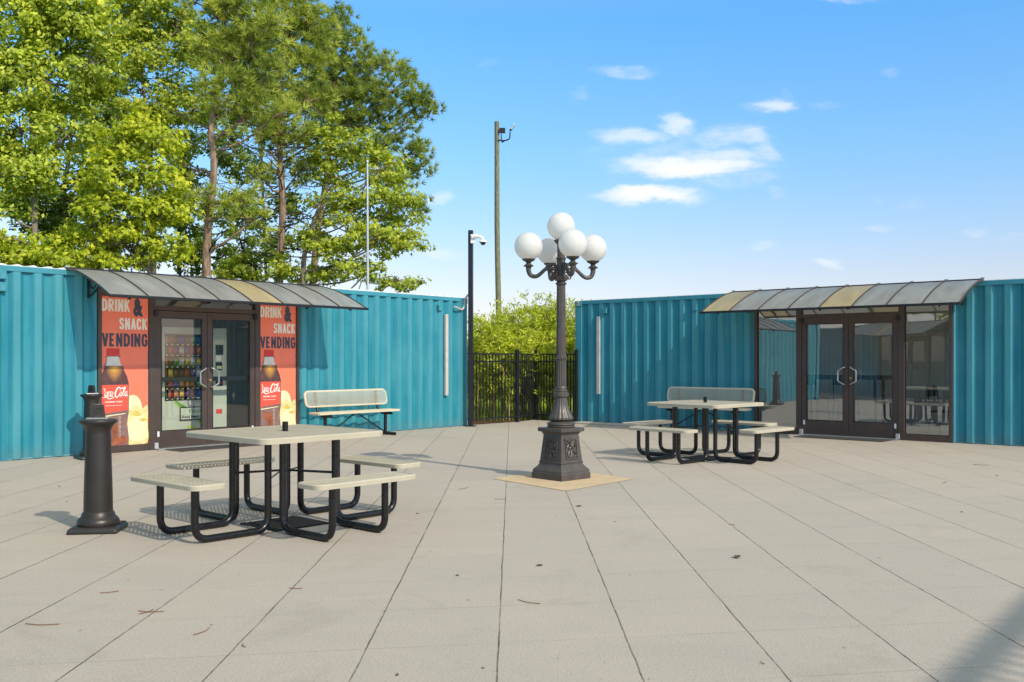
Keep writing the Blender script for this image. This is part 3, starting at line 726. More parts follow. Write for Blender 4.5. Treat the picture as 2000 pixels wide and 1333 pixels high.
# ------------------------------------------------------------------ vending machine and its snacks
Lm = Matrix.Translation(LO) @ Matrix.Rotation(LA, 4, 'Z'); Rm = Matrix.Translation(RO) @ Matrix.Rotation(RA, 4, 'Z')
vm = empty('vending_machine', Lm @ Vector((2.52, .36, .02)), LA); tag(vm, 'white snack vending machine with a dark glass front behind the left poster door', 'vending machine')
VW, VH = 1.14, 1.83
b_ = MB(); b_.b(0, .045, 0, .75, .08, VH); b_.b(.88, VW, 0, .75, .08, VH); b_.b(.045, .88, 0, .75, VH - .11, VH); b_.b(.045, .88, 0, .75, .08, .68); b_.b(.045, .88, .55, .75, .68, VH - .11)
b_.build('cabinet', plain('vend_body', (.50, .54, .46), .35, 0, .05, 3), vm, bevel=.006)
for x in (.05, VW - .09):
    MB().b(x, x + .05, .06, .11, 0, .08).build('leg', M['blackp'], vm); MB().b(x, x + .05, .6, .65, 0, .08).build('leg', M['blackp'], vm)
MB().b(.045, .88, .0, .548, .681, .684).b(.0452, .06, .01, .548, .684, 1.719).b(.865, .8798, .01, .548, .684, 1.719).b(.06, .865, .53, .549, .684, 1.719).build('display_liner', M['blackp'], vm)
MB().add([(.05, .006, .69), (.875, .006, .69), (.875, .006, 1.715), (.05, .006, 1.715)], [(0, 1, 2, 3)]).build('display_window', M['vglass'], vm)
shelfz = [.72, .88, 1.04, 1.22, 1.40, 1.57]
for z in shelfz:
    s_ = MB().b(.062, .863, .06, .50, z, z + .008).build('shelf', M['blackp'], vm)
    MB().b(.062, .863, .045, .055, z - .028, z + .008).build('price_strip', M['blackp'], s_)
    for k in range(9): MB().b(.09 + k * .09, .118 + k * .09, .041, .0445, z - .022, z - .004).build('price_tag', PM['yellow'] if k % 2 else PM['white'], s_)
MB().b(.93, 1.07, -.012, -.001, 1.40, 1.56).build('screen', M['blackp'], vm, bevel=.003)
kp = MB().b(.93, 1.05, -.010, -.001, 1.15, 1.28).build('keypad', M['blackp'], vm, bevel=.003)
MB().b(.945, 1.035, -.013, -.0105, 1.17, 1.22).build('key', PM['chip2'], kp)
MB().b(.94, 1.03, -.006, -.001, 1.30, 1.385).build('notice_sticker', PM['white'], vm)
MB().b(.93, 1.06, -.014, -.001, .90, 1.00).build('bill_slot', M['blackp'], vm, bevel=.003)
MB().b(.95, 1.05, -.016, -.0142, .935, .955).build('bill_slot', PM['cap'], vm)
MB().b(.94, 1.05, -.008, -.001, .45, .52).build('price_sticker', PM['cap'], vm)
fl = MB().b(.30, .84, -.014, -.001, .38, .57).build('delivery_flap', plain('flap', (.55, .6, .52), .3), vm, bevel=.004)
fr_ = MB(); fr_.b(.29, .85, -.019, -.015, .37, .385); fr_.b(.29, .85, -.019, -.015, .565, .58); fr_.b(.29, .305, -.019, -.015, .385, .565); fr_.b(.835, .85, -.019, -.015, .385, .565); fr_.build('flap_border', M['blackp'], fl)
flat_text('lettering', 'Push', .45, .48, .06, .24, -.0165, PM['green'], fl, .02)
flat_text('lettering', 'Good Meals at Push', .32, .405, .040, .50, -.0165, PM['navy'], fl, .03)
ribbons('leaf_decal', [([(.22, .675), (.35, .58), (.55, .45), (.72, .30), (.80, .12)], .07)], -.0024, PM['green'], vm)
ribbons('leaf_decal', [([(.17, .675), (.30, .57), (.50, .43), (.66, .28), (.72, .10)], .025)], -.0024, PM['lime'], vm)
blob('leaf_decal', [(.42, .27), (.52, .29), (.64, .22), (.72, .15), (.60, .12), (.48, .17)], -.0036, PM['lime'], vm)
blob('leaf_decal', [(.12, .22), (.16, .26), (.20, .22), (.16, .18)], -.0036, PM['yellow'], vm, False)
ordn = ['first', 'second', 'third', 'fourth', 'fifth', 'sixth', 'seventh', 'eighth']
shn = ['bottom', 'second lowest', 'third lowest', 'fourth lowest', 'fifth lowest', 'top']
rng = random.Random(5)
scol = {'red': (.55, .04, .03), 'yellow': (.75, .50, .05), 'blue': (.03, .10, .45), 'orange': (.70, .22, .03), 'green': (.10, .35, .06), 'white': (.70, .68, .62), 'purple': (.16, .05, .22), 'brown': (.16, .07, .03)}
smat = {k: plain('wrapper_' + k, c, .28, .1, .35, 30) for k, c in scol.items()}
def bag_mesh(w, h_, dp):
    mb = MB(); n = 7; vs = []
    for j in range(n):
        for i in range(5):
            a, b = i / 4, j / (n - 1); bul = math.sin(math.pi * a) ** .6 * math.sin(math.pi * min(1, max(0, (b - .06) / .88))) ** .5
            vs.append((w * (a - .5) * (1 - .06 * math.sin(math.pi * b)), -dp / 2 * bul, h_ * b))
    m0 = len(vs); vs += [(x, -y + .001, z) for x, y, z in vs]
    fs = [(j * 5 + i, j * 5 + i + 1, (j + 1) * 5 + i + 1, (j + 1) * 5 + i) for j in range(n - 1) for i in range(4)]
    return mb.add(vs, fs + [tuple(m0 + q for q in f[::-1]) for f in fs])
protos = {}
for si, z in enumerate(shelfz):
    for k in range(8):
        c = rng.choice(list(scol)); hh = [.115, .10, .13, .13, .125, .10][si]
        key = (c, si)
        if key not in protos:
            o = bag_mesh(.088, hh, .05).build('snack_bag', smat[c], smooth=True)
            b2 = None; protos[key] = o.data
            mark = None
        else:
            o = bpy.data.objects.new('snack_bag', protos[key]); COL.objects.link(o)
        o.location = Lm @ Vector((2.52 + .115 + k * .098, .36 + .11 + rng.uniform(0, .02), .02 + z + .009)); o.rotation_euler = (R(-3), 0, LA + rng.uniform(-.2, .2))
        tag(o, '%s snack packet, %s from the left on the %s vending machine shelf' % (c, ordn[k], shn[si]), 'snack packet', 'snack packets in the vending machine')
so_ = empty('wall_socket', Lm @ Vector((4.75, 2.305, .66)), LA); tag(so_, 'dark plug and socket on the grey wall behind the right vending door', 'socket')
MB().b(-.05, .05, -.012, 0, 0, .16).build('plate', M['blackp'], so_, bevel=.004)
MB().b(-.03, .03, -.06, -.012, .03, .12).build('plug', M['blackp'], so_, bevel=.006)
MB().tube(smooth_path([(0, -.05, .03), (-.02, -.10, -.12), (-.14, -.22, -.38), (-.40, -.35, -.58), (-.8, -.5, -.62)], 6), .009, 6).build('cord', M['blackp'], so_, smooth=True)

# ------------------------------------------------------------------ inside the right container: tables and chairs
def cafe_table(x, y, hgt, label, sx=.75, sy=.7):
    o = empty('dining_table', Rm @ Vector((x, y, .02)), RA); tag(o, label, 'table')
    MB().b(-sx / 2, sx / 2, -sy / 2, sy / 2, hgt - .03, hgt).build('tabletop', plain('tabletop_wood', (.20, .15, .11), .4), o, bevel=.006)
    for a in (-1, 1):
        for b in (-1, 1): MB().b(a * (sx / 2 - .05) - .02, a * (sx / 2 - .05) + .02, b * (sy / 2 - .05) - .02, b * (sy / 2 - .05) + .02, 0, hgt - .031).build('leg', M['blackp'], o)
    return o
def chair(x, y, rz, label, h=.45):
    o = empty('chair', Rm @ Vector((x, y, .02)), RA + rz); tag(o, label, 'chair')
    MB().b(-.2, .2, -.2, .2, h - .03, h).build('seat', M['blackp'], o, bevel=.01)
    for a in (-1, 1):
        for b in (-1, 1):
            MB().tube([(a * .17, b * .17, h - .03), (a * .20, b * .22, 0)], .012, 6).build('leg', M['black'], o)
        MB().tube([(a * .17, .19, h), (a * .17, .25, h + .42)], .012, 6).build('back_post', M['black'], o)
    MB().b(-.18, .18, .235, .26, h + .24, h + .42).build('backrest', M['blackp'], o, bevel=.006)
cafe_table(5.05, 1.4, .98, 'tall dark table behind the left pane of the right container doors', 1.5, .5)
cafe_table(7.55, 1.2, .78, 'brown topped table behind the rightmost window of the right container', .8, .7)
chair(4.75, .85, 3.0, 'black stool chair at the tall table inside the right container', .62)
chair(5.35, .85, 3.3, 'black chair right of the stool at the tall table inside the right container', .62)
chair(7.05, .95, 1.4, 'black chair facing the brown table inside the right container')
fr_ = MB(); fr_.b(-.09, .09, -.02, 0, 0, .24)
o = fr_.build('notice_frame', M['blackp'], bevel=.003); o.matrix_basis = Rm @ Matrix.Translation((7.75, 2.31, 1.42)); tag(o, 'small dark framed notice on the inner wall of the right container', 'frame')
o = MB().b(-.05, .05, -.02, 0, 0, .12).build('light_switch', M['greych'], bevel=.003); o.matrix_basis = Rm @ Matrix.Translation((8.25, 2.31, 1.05)); tag(o, 'pale switch plate on the inner wall behind the right container windows', 'switch')

for nm, mt_, t0, t1 in (('left', Lm, 2.25, 3.9), ('right', Rm, 5.0, 6.55)):
    o = MB().prism([(t0, .001), (t1, .001), (t1 - .02, .012), (t0 + .02, .012)], -.62, -.18).build('door_mat', M['mat']); o.matrix_basis = mt_
    tag(o, 'thin dark mat on the concrete outside the %s doors' % ('poster flanked vending' if nm == 'left' else 'clear glass right container'), 'door mat')


# ------------------------------------------------------------------ expanded-metal furniture
def mesh_panel(L, Wd, pitch, strand, th, rc, slope=.55):
    """expanded-metal lattice clipped to a rounded rectangle, in the xy plane"""
    mb = MB(); hx, hy = L / 2, Wd / 2
    def inside(x, y):
        ax, ay = abs(x), abs(y)
        if ax > hx or ay > hy: return False
        if ax > hx - rc and ay > hy - rc: return (ax - hx + rc) ** 2 + (ay - hy + rc) ** 2 <= rc * rc
        return True
    for fam in (1, -1):
        dirx, diry = 1 / math.hypot(1, slope), fam * slope / math.hypot(1, slope)
        nx, ny = -diry, dirx; K = int((hx * abs(nx) + hy * abs(ny)) / pitch) + 1; T = hx + hy
        for k in range(-K, K + 1):
            ox, oy = nx * k * pitch, ny * k * pitch
            ts = [t for t in np.arange(-T, T, .01) if inside(ox + dirx * t, oy + diry * t)]
            if len(ts) < 2: continue
            a, b = ts[0], ts[-1]
            c = ((ox + dirx * (a + b) / 2), (oy + diry * (a + b) / 2), fam * .0009)
            mb.box(c, (b - a + .006, strand, th), math.atan2(diry, dirx))
    return mb

def rrect(L, Wd, r, n=6):
    out = []
    for cx, cy, a0 in ((L / 2 - r, Wd / 2 - r, 0), (-L / 2 + r, Wd / 2 - r, 90), (-L / 2 + r, -Wd / 2 + r, 180), (L / 2 - r, -Wd / 2 + r, 270)):
        for k in range(n + 1): a = R(a0 + 90 * k / n); out.append((cx + r * math.cos(a), cy + r * math.sin(a)))
    return out

def rim(L, Wd, r, lip, wid=.028):
    """rounded frame with a downward lip; top face at z=0"""
    prof = [(0, -lip), (0.002, -.008), (-.004, -.001), (-.012, .001), (-wid, .0), (-wid, -.006), (-.010, -.010), (-.006, -lip)]
    A = rrect(L, Wd, r); n = len(A); mb = MB(); vs = []; m = len(prof)
    for i in range(n):
        p = Vector(A[i]); a = Vector(A[i - 1]); b = Vector(A[(i + 1) % n]); t = (b - a).normalized(); nn = Vector((t.y, -t.x))
        for o_, z in prof: q = p + nn * o_; vs.append((q.x, q.y, z))
    fs = [(i * m + k, i * m + (k + 1) % m, ((i + 1) % n) * m + (k + 1) % m, ((i + 1) % n) * m + k) for i in range(n) for k in range(m)]
    return mb.add(vs, fs)

def perforated(name, L, Wd, r, lip, parent, mat, loc, rot=(0, 0, 0), pitch=.0215, strand=.0095):
    o = rim(L, Wd, r, lip).build(name, mat, parent, smooth=True); o.location = loc; o.rotation_euler = rot
    mesh_panel(L - .035, Wd - .035, pitch, strand, .003, max(.01, r - .015)).build('mesh_surface', mat, o, loc=(0, 0, -.004))
    return o

def make_table():
    root = empty('picnic_table', (0, 0, 0))
    perforated('tabletop', 1.17, 1.17, .09, .045, root, M['beige'], (0, 0, .76), pitch=.031, strand=.0125)
    for k in range(4):
        a = k * math.pi / 2; n = Vector((math.cos(a), math.sin(a), 0)); t = Vector((-n.y, n.x, 0))
        c = n * .95 + Vector((0, 0, .455))
        be = perforated('bench_seat', .96, .29, .07, .038, root, M['beige'], c, (0, 0, a + math.pi / 2), pitch=.031, strand=.0120)
        for s_ in (-1, 1):
            q = t * .25 * s_; r = .0275
            P = bend_path([n * .95 + q + Vector((0, 0, .43)), n * .95 + q + Vector((0, 0, r)), n * .33 + q + Vector((0, 0, r)), n * .33 + q + Vector((0, 0, .735))], .115, 8)
            lg = MB().tube(P, r, 12).build('leg', M['black'], root, smooth=True)
            MB().box(n * .95 + q + Vector((0, 0, .434)), (.20, .06, .005), a).box(n * .33 + q + Vector((0, 0, .738)), (.14, .06, .005), a).build('mounting_plate', M['black'], lg)
        MB().tube([n * .31 + t * .25 + Vector((0, 0, .42)), n * .04 + Vector((0, 0, .44))], .006, 6).build('brace_rod', M['black'], root)
        MB().tube([n * .31 - t * .25 + Vector((0, 0, .42)), n * .04 + Vector((0, 0, .44))], .006, 6).build('brace_rod', M['black'], root)
    mb = MB().lathe([(.024, .0), (.024, .835), (.021, .835), (.021, .70)], 20); pole = mb.build('umbrella_tube', M['black'], root, smooth=True)
    MB().lathe([(.045, .42), (.045, .455), (.026, .46)], 20).build('collar', M['black'], pole, smooth=True)
    MB().box((0, 0, .006), (.52, .52, .008)).build('base_plate', M['plate'], root, bevel=.002)
    return root

t1 = make_table(); t1.location = (-1.85, 7.85, 0); t1.rotation_euler = (0, 0, R(-42))
tag(t1, 'square beige picnic table with four attached benches, near the left container doors', 'picnic table', 'perforated picnic tables on the plaza')
t2 = copy_tree(t1); t2.location = (2.63, 13.1, 0); t2.rotation_euler = (0, 0, R(-46))
tag(t2, 'square beige picnic table with four attached benches, in front of the right container', 'picnic table', 'perforated picnic tables on the plaza')

def make_bench():
    root = empty('park_bench', (0, 0, 0)); Lb = 1.85
    perforated('seat', Lb, .31, .05, .036, root, M['beige2'], (0, 0, .455), pitch=.034, strand=.0105)
    perforated('backrest', Lb, .29, .085, .03, root, M['beige2'], (0, .225, .675), (R(90 - 13), 0, 0), pitch=.038, strand=.0095)
    for s_ in (-1, 1):
        x = s_ * .68
        fr = MB(); fr.tube(bend_path([(x, -.15, .39), (x, -.12, .405), (x, .12, .405), (x, .20, .46), (x, .245, .60), (x, .275, .78)], .05, 5), .024, 10)
        fr.tube([(x, -.17, .385), (x, .10, .385)], .022, 8)
        fr.build('arm_bracket', M['black'], root, smooth=True)
        MB().tube([(x, 0, .385), (x, 0, .05)], .029, 12).build('leg', M['black'], root, smooth=True)
        MB().tube(bend_path([(x, -.26, .028), (x, .22, .028)], .02), .028, 10).build('foot', M['black'], root, smooth=True)
        MB().tube([(x * .93, 0, .07), (x * .07, 0, .40)], .013, 8).build('brace', M['black'], root, smooth=True)
    return root
pb = make_bench(); p = lw(5.70, .46); pb.location = p; pb.rotation_euler = (0, 0, LA)
tag(pb, 'cream perforated bench with backrest against the left container wall', 'bench', 'wall benches by the containers')
pb2 = copy_tree(pb); pb2.location = rw(3.16, .46); pb2.rotation_euler = (0, 0, RA)
tag(pb2, 'cream perforated bench with backrest behind the right picnic table', 'bench', 'wall benches by the containers')
for ch in [q for q in COL.objects if q.parent == pb2]: pass

# ------------------------------------------------------------------ bollards
def make_bollard():
    root = empty('bollard', (0, 0, 0))
    MB().sq([(.185, 0), (.185, .028), (.170, .045), (.160, .05)]).build('base_plate', M['bollard'], root, bevel=.012, seg=3)
    MB().lathe([(.150, .045), (.158, .06), (.155, .085), (.140, .105), (.128, .115), (.120, .14), (.109, .155)], 40).build('base_moulding', M['bollard'], root, smooth=True)
    MB().lathe([(.108, .15), (.106, .30), (.100, .50), (.093, .76)], 40).build('column', M['bollard'], root, smooth=True)
    MB().lathe([(.0925, .758), (.092, .775), (.098, .80), (.118, .832), (.140, .848), (.1435, .858), (.140, .868), (.125, .873)], 40).build('capital', M['bollard'], root, smooth=True)
    MB().box((0, 0, .8805), (.16, .10, .013)).build('cap_plate', M['alu'], root, bevel=.003)
    pr = [(-.052, 0), (.052, 0), (.040, .095), (.028, .108), (-.028, .108), (-.040, .095)]
    hole = [(.024 * math.cos(a), .058 + .024 * math.sin(a)) for a in np.linspace(0, 2 * math.pi, 17)[:-1]]
    lug = MB().prism(pr, -.02, .02).build('chain_lug', M['bollard'], root, bevel=.005, loc=(0, 0, .887))
    MB().tube([(a * .8, -.0215, b * .8 + .012) for a, b in hole], .003, 6, closed=True).build('lug_ring', M['bollard'], lug)
    return root
b1_ = make_bollard(); b1_.location = (-3.245, 7.55, 0); b1_.rotation_euler = (0, 0, R(8))
tag(b1_, 'taller looking black bollard in the foreground, left of the near picnic table', 'bollard', 'black classical bollards')
b2_ = copy_tree(b1_); b2_.location = (-5.70, 13.05, 0); b2_.rotation_euler = (0, 0, R(40))
tag(b2_, 'black bollard standing farther back against the left container wall', 'bollard', 'black classical bollards')
for q in COL.objects:
    if q.parent == b2_ and q.name.startswith('chain_lug'): q.rotation_euler = (0, 0, R(-55))
    if q.parent == b1_ and q.name.startswith('chain_lug'): q.rotation_euler = (0, 0, R(20))

# ------------------------------------------------------------------ globe street lamp
gm, gt, gp, go_ = newmat('globe_acrylic')
gp.inputs['Base Color'].default_value = (.84, .84, .82, 1); gp.inputs['Roughness'].default_value = .22
gtl = gt.new('ShaderNodeBsdfTranslucent'); gtl.inputs[0].default_value = (.93, .92, .90, 1)
gmx = gt.new('ShaderNodeMixShader'); gmx.inputs[0].default_value = .42
gt.l.new(gp.outputs[0], gmx.inputs[1]); gt.l.new(gtl.outputs[0], gmx.inputs[2]); gt.l.new(gmx.outputs[0], go_.inputs[0])

lamp = empty('street_lamp', (.554, 10.87, 0), R(43)); tag(lamp, 'cast iron street lamp with five white globes on a square pedestal', 'street lamp')
ped = MB().sq([(.235, 0), (.235, .07), (.228, .082), (.228, .10), (.215, .118), (.19, .145), (.175, .17), (.172, .18), (.178, .186), (.178, .196), (.170, .202), (.140, .50), (.143, .505), (.150, .512), (.150, .522), (.165, .530), (.185, .534), (.187, .538), (.187, .572), (.182, .577)])
ped = ped.build('pedestal', M['cast'], lamp, bevel=.004)
for k in range(4):      # ornamental panels
    a = k * math.pi / 2; tilt = math.atan2(.030, .298)
    mt_ = Matrix.Rotation(a, 4, 'Z') @ Matrix.Translation((0, -.1565, .345)) @ Matrix.Rotation(-tilt, 4, 'X')
    pan = MB(); w_, h_ = .088, .108
    for (c_, s_) in (((0, -.002, h_), (2 * w_ + .02, .016, .014)), ((0, -.002, -h_), (2 * w_ + .02, .016, .014)), ((w_, -.002, 0), (.014, .016, 2 * h_)), ((-w_, -.002, 0), (.014, .016, 2 * h_))): pan.box(c_, s_)
    for sgn in (-1, 1):
        pan.tube([(sgn * (.036 + (.030 - .0022 * j) * math.cos(j * .62)), -.008, .018 + (.034 - .0024 * j) * math.sin(j * .62)) for j in range(12)], .0075, 6)
        pan.tube(smooth_path([(sgn * .01, -.006, -.02), (sgn * .045, -.008, -.035), (sgn * .062, -.006, -.075), (sgn * .03, -.006, -.09)], 5), .0085, 6)
        pan.tube(smooth_path([(sgn * .01, -.006, .04), (sgn * .03, -.008, .075), (sgn * .062, -.006, .085)], 5), .0085, 6)
        pan.sphere((sgn * .064, -.004, .058), .012, 8, 6); pan.sphere((sgn * .066, -.004, -.03), .010, 8, 6)
    for j in range(-2, 3): pan.tube([(0, -.006, -.015), (j * .012, -.009, -.09)], .006, 6)
    pan.tube([(0, -.008, -.01), (0, -.008, .085)], .008, 6)
    pan.sphere((0, -.004, h_ + .012), .014, 8, 6); pan.sphere((0, -.004, -h_ + .004), .016, 8, 6)
    pan.v = [tuple(mt_ @ Vector(q)) for q in pan.v]
    pan.build('relief_panel', M['cast'], ped, smooth=True)
MB().lathe([(.150, .576), (.158, .590), (.150, .600), (.160, .612), (.158, .628), (.130, .642), (.108, .650), (.105, .66)], 40).build('torus_base', M['cast'], lamp, smooth=True)
MB().lathe([(.118, .655), (.140, .668), (.143, .685), (.136, .70), (.112, .745), (.092, .79), (.080, .84), (.072, .895), (.070, .925)], 96, flute=.06, fn=16).build('bell_base', M['cast'], lamp, smooth=True)
MB().lathe([(.072, .92), (.088, .925), (.090, .94), (.090, .962), (.075, .968), (.070, .975), (.075, .99), (.066, 1.0), (.068, 1.03), (.062, 1.04)], 40).build('collar', M['cast'], lamp, smooth=True)
sh = MB().lathe([(.062, 1.03), (.061, 1.05), (.058, 1.33)], 128, flute=.10, fn=16); sh.lathe([(.056, 1.375), (.049, 2.19)], 128, flute=.10, fn=14)
sh = sh.build('shaft', M['cast'], lamp, smooth=True)
bd = MB().lathe([(.055, 1.325), (.062, 1.335), (.062, 1.372), (.055, 1.38)], 32)
for k in range(14): a = 2 * math.pi * k / 14; bd.sphere((.062 * math.cos(a), .062 * math.sin(a), 1.354), .011, 8, 6)
bd.build('bead_ring', M['cast'], sh, smooth=True)
MB().lathe([(.050, 2.185), (.062, 2.19), (.064, 2.205), (.052, 2.212), (.045, 2.222), (.070, 2.235), (.083, 2.262), (.080, 2.285), (.060, 2.30), (.047, 2.31)], 48).build('finial_ball', M['cast'], lamp, smooth=True)
MB().lathe([(.047, 2.30), (.047, 2.34), (.054, 2.345), (.054, 2.40), (.048, 2.41), (.048, 2.47), (.058, 2.475), (.058, 2.49), (.045, 2.50), (.044, 2.64), (.060, 2.655), (.085, 2.69), (.05, 2.70)], 32).build('hub', M['cast'], lamp, smooth=True)
def globe(c, r, parent): return MB().sphere(c, r, 40, 24).build('globe', gm, parent, smooth=True)
g5 = globe((0, 0, 2.845), .158, lamp)
for k in range(4):
    a = R(-73.5 - 43) + k * math.pi / 2; e = Vector((math.cos(a), math.sin(a), 0)); rad = .385
    arm = MB()
    pth = [e * .05 + Vector((0, 0, 2.37)), e * .085 + Vector((0, 0, 2.415)), e * .13 + Vector((0, 0, 2.405)), e * .20 + Vector((0, 0, 2.345)), e * .27 + Vector((0, 0, 2.285)), e * .32 + Vector((0, 0, 2.272)), e * .365 + Vector((0, 0, 2.29)), e * .385 + Vector((0, 0, 2.34)), e * .385 + Vector((0, 0, 2.375))]
    pp = smooth_path(pth, 6); arm.tube(pp, [.018 + .012 * (i / (len(pp) - 1)) ** 1.5 for i in range(len(pp))], 12)
    # scroll under the arm root
    arm.tube([e * (.088 + (.036 - .0016 * j) * math.cos(1.8 - j * .48)) + Vector((0, 0, 2.345 + (.036 - .0016 * j) * math.sin(1.8 - j * .48))) for j in range(17)], .0095, 8)
    arm.tube(smooth_path([e * .055 + Vector((0, 0, 2.33)), e * .105 + Vector((0, 0, 2.30)), e * .115 + Vector((0, 0, 2.262)), e * .085 + Vector((0, 0, 2.255)), e * .09 + Vector((0, 0, 2.275))], 5), .009, 8)
    arm.sphere(e * .155 + Vector((0, 0, 2.403)), .012, 8, 6)
    arm.tube([e * .16 + Vector((0, 0, 2.35)), e * .155 + Vector((0, 0, 2.415))], .024, 10)
    c_ = e * rad
    arm = arm.build('arm', M['cast'], lamp, smooth=True)
    MB().lathe([(.030, 2.365), (.032, 2.375), (.056, 2.384), (.060, 2.390), (.045, 2.398), (.030, 2.412), (.024, 2.424), (.040, 2.436), (.062, 2.446), (.075, 2.462), (.070, 2.466)], 32, c=(c_.x, c_.y, 0)).build('globe_cup', M['cast'], arm, smooth=True)
    globe((c_.x, c_.y, 2.607), .158, arm)

# ------------------------------------------------------------------ fence
def fence_section(p0, p1, label, posts, z1=1.50):
    p0 = Vector((*p0, 0)); p1 = Vector((*p1, 0)); L = (p1 - p0).length; a = math.atan2(p1.y - p0.y, p1.x - p0.x)
    o = empty('fence_section', p0, a); tag(o, label, 'fence', 'black steel fence sections between the containers')
    for z in (z1 - .04, z1 - .20, .12): MB().box((L / 2, 0, z), (L, .03, .03)).build('rail', M['fence'], o)
    n = int(L / .088)
    for k in range(1, n):
        x = L * k / n; MB().box((x, 0, (z1 - .03 + .06) / 2), (.017, .017, z1 - .03 - .06)).build('picket', M['fence'], o)
    for x in posts:
        pst = MB().box((x * L, 0, (z1 + .03) / 2), (.065, .065, z1 + .03)).build('post', M['fence'], o, bevel=.004)
        MB().sq([(.038, z1 + .03), (.038, z1 + .045), (.02, z1 + .06)], c=(x * L, 0, 0)).build('post_cap', M['fence'], pst)
    return o
fence_section(fA, fB, 'black steel fence section from the left container to its first inner post', (0, 1))
fence_section(fB, fC, 'short black fence section between the two middle posts', (.999,))
fence_section(fC, fD, 'black steel fence section behind the lamp, ending at the right container', (1,))

# camera pole
cp = empty('camera_pole', (-.83, 19.35, 0), LA - R(90) + R(30)); tag(cp, 'tall square black steel pole carrying a white security camera', 'pole')
MB().box((0, 0, 1.97), (.09, .09, 3.94)).build('post', M['fence'], cp, bevel=.004)
MB().box((0, 0, .008), (.2, .2, .014)).build('base_plate', M['fence'], cp)
# security camera on its own arm
ca = empty('security_camera', (-.80, 19.32, 3.72), 0); tag(ca, 'white dome security camera on a curved arm near the top of the black pole', 'security camera')
MB().b(-.03, .06, -.06, -.02, -.05, .13).build('mount_plate', M['white'], ca, bevel=.006)
MB().tube(smooth_path([(0, -.06, .07), (.10, -.08, .09), (.19, -.09, .06), (.22, -.09, .01)], 5), [.045] * 6 + [.032] * 10, 10).build('arm', M['white'], ca, smooth=True)
MB().lathe([(.02, .02), (.06, .0), (.085, -.02), (.085, -.035), (.06, -.037)], 24, c=(.22, -.09, 0)).build('housing', M['white'], ca, smooth=True)
MB().sphere((.22, -.09, -.038), .055, 16, 10).build('dome', M['blackp'], ca, smooth=True)

# wooden pole with floodlights, flag pole
Zp = 48; base = at(975, 703, Zp); top = at(969.5, 238, Zp)
wp = empty('utility_pole', (base.x, Zp, -.1)); tag(wp, 'tall weathered wooden pole rising behind the bamboo', 'pole')
tx = top.x - base.x; tz = top.z + .1
MB().tube([(tx * k / 8 + .02 * math.sin(k), 0, tz * k / 8) for k in range(9)], [.155 - .035 * k / 8 for k in range(9)], 14).build('shaft', M['wood'], wp, smooth=True)
fl = empty('floodlight', at(971, 276, Zp - .14)); tag(fl, 'pair of dark floodlights on a curved bracket near the top of the wooden pole', 'floodlight')
br = MB(); s_ = Zp / F
def Q(px, py): return ((px - 971) * s_, 0, (276 - py) * s_)
br.tube(smooth_path([Q(973, 274), Q(985, 275), Q(994, 272), Q(996, 266), Q(996, 258)], 5), .035, 6)
br.tube(smooth_path([Q(979, 262), Q(979.5, 275), Q(981, 278), Q(985, 276)], 5), .03, 6)
br.build('bracket', M['blackp'], fl, smooth=True)
MB().box(Q(981, 255.5), (.30, .12, .26)).build('lamp_head', M['blackp'], fl, bevel=.02)
h2 = MB().box((0, 0, 0), (.09, .28, .32)).build('lamp_head', M['galv'], fl, bevel=.02); h2.location = Q(1001, 249); h2.rotation_euler = (0, R(32), 0)
MB().sphere(Q(997, 254.5), .06, 8, 6).build('swivel', M['blackp'], fl)
Zf = 21; b0 = at(719, 703, Zf); t0 = at(717.5, 318, Zf)
fp = MB().tube([(b0.x, Zf, -.1), (t0.x, Zf, t0.z)], [.036, .022], 10); fp.sphere((t0.x, Zf, t0.z + .02), .035, 8, 6)
tag(fp.build('flagpole', M['galv'], smooth=True), 'thin pale metal pole standing in front of the trees', 'pole')

# unseen slatted frame added behind right to cast the soft lower right shadow
pa = math.atan2(1.39, 1.10); o = empty('shadow_caster', (5.04, -2.32, 0), pa); tag(o, 'unseen slatted frame added behind the viewer to cast the soft lower right shadow', 'shadow_caster')
MB().box((3.0, -.02, 5.0), (6.0, .12, .05)).build('beam', M['bronze'], o); MB().box((3.0, -2.2, 4.98), (6.0, .10, .10)).build('beam', M['bronze'], o)
for k in range(44): MB().add([(0.1 + k * .135 + a, b, z) for z in (5.055, 5.085) for a, b in ((0, .0), (.030, .0), (-.62, -2.25), (-.65, -2.25))], [(0, 1, 2, 3), (7, 6, 5, 4), (0, 4, 5, 1), (1, 5, 6, 2), (2, 6, 7, 3), (3, 7, 4, 0)]).build('slat', M['bronze'], o)
for x in (.1, 5.9):
    for y in (-.02, -2.2): MB().box((x, y, 2.475), (.10, .10, 4.95)).build('post', M['bronze'], o)


# ------------------------------------------------------------------ vegetation
NP = np.random.default_rng(11)
def fast_mesh(name, V_, nper, mat, parent, rnd, smooth=False):
    """V_: (N*nper,3) vertices, every nper of them one face"""
    N = len(V_) // nper; me = bpy.data.meshes.new(name)
    me.vertices.add(len(V_)); me.vertices.foreach_set('co', V_.astype(np.float32).ravel())
    me.loops.add(len(V_)); me.loops.foreach_set('vertex_index', np.arange(len(V_), dtype=np.int32))
    me.polygons.add(N); me.polygons.foreach_set('loop_start', np.arange(0, len(V_), nper, dtype=np.int32))
    me.polygons.foreach_set('loop_total', np.full(N, nper, dtype=np.int32)); me.update(calc_edges=True)
    a = me.attributes.new('rnd', 'FLOAT', 'FACE'); a.data.foreach_set('value', rnd.astype(np.float32))
    me.materials.append(mat); o = bpy.data.objects.new(name, me); COL.objects.link(o)
    if parent: o.parent = parent
    return o

def unit(n):
    v = NP.normal(size=(n, 3)); return v / np.linalg.norm(v, axis=1, keepdims=True)

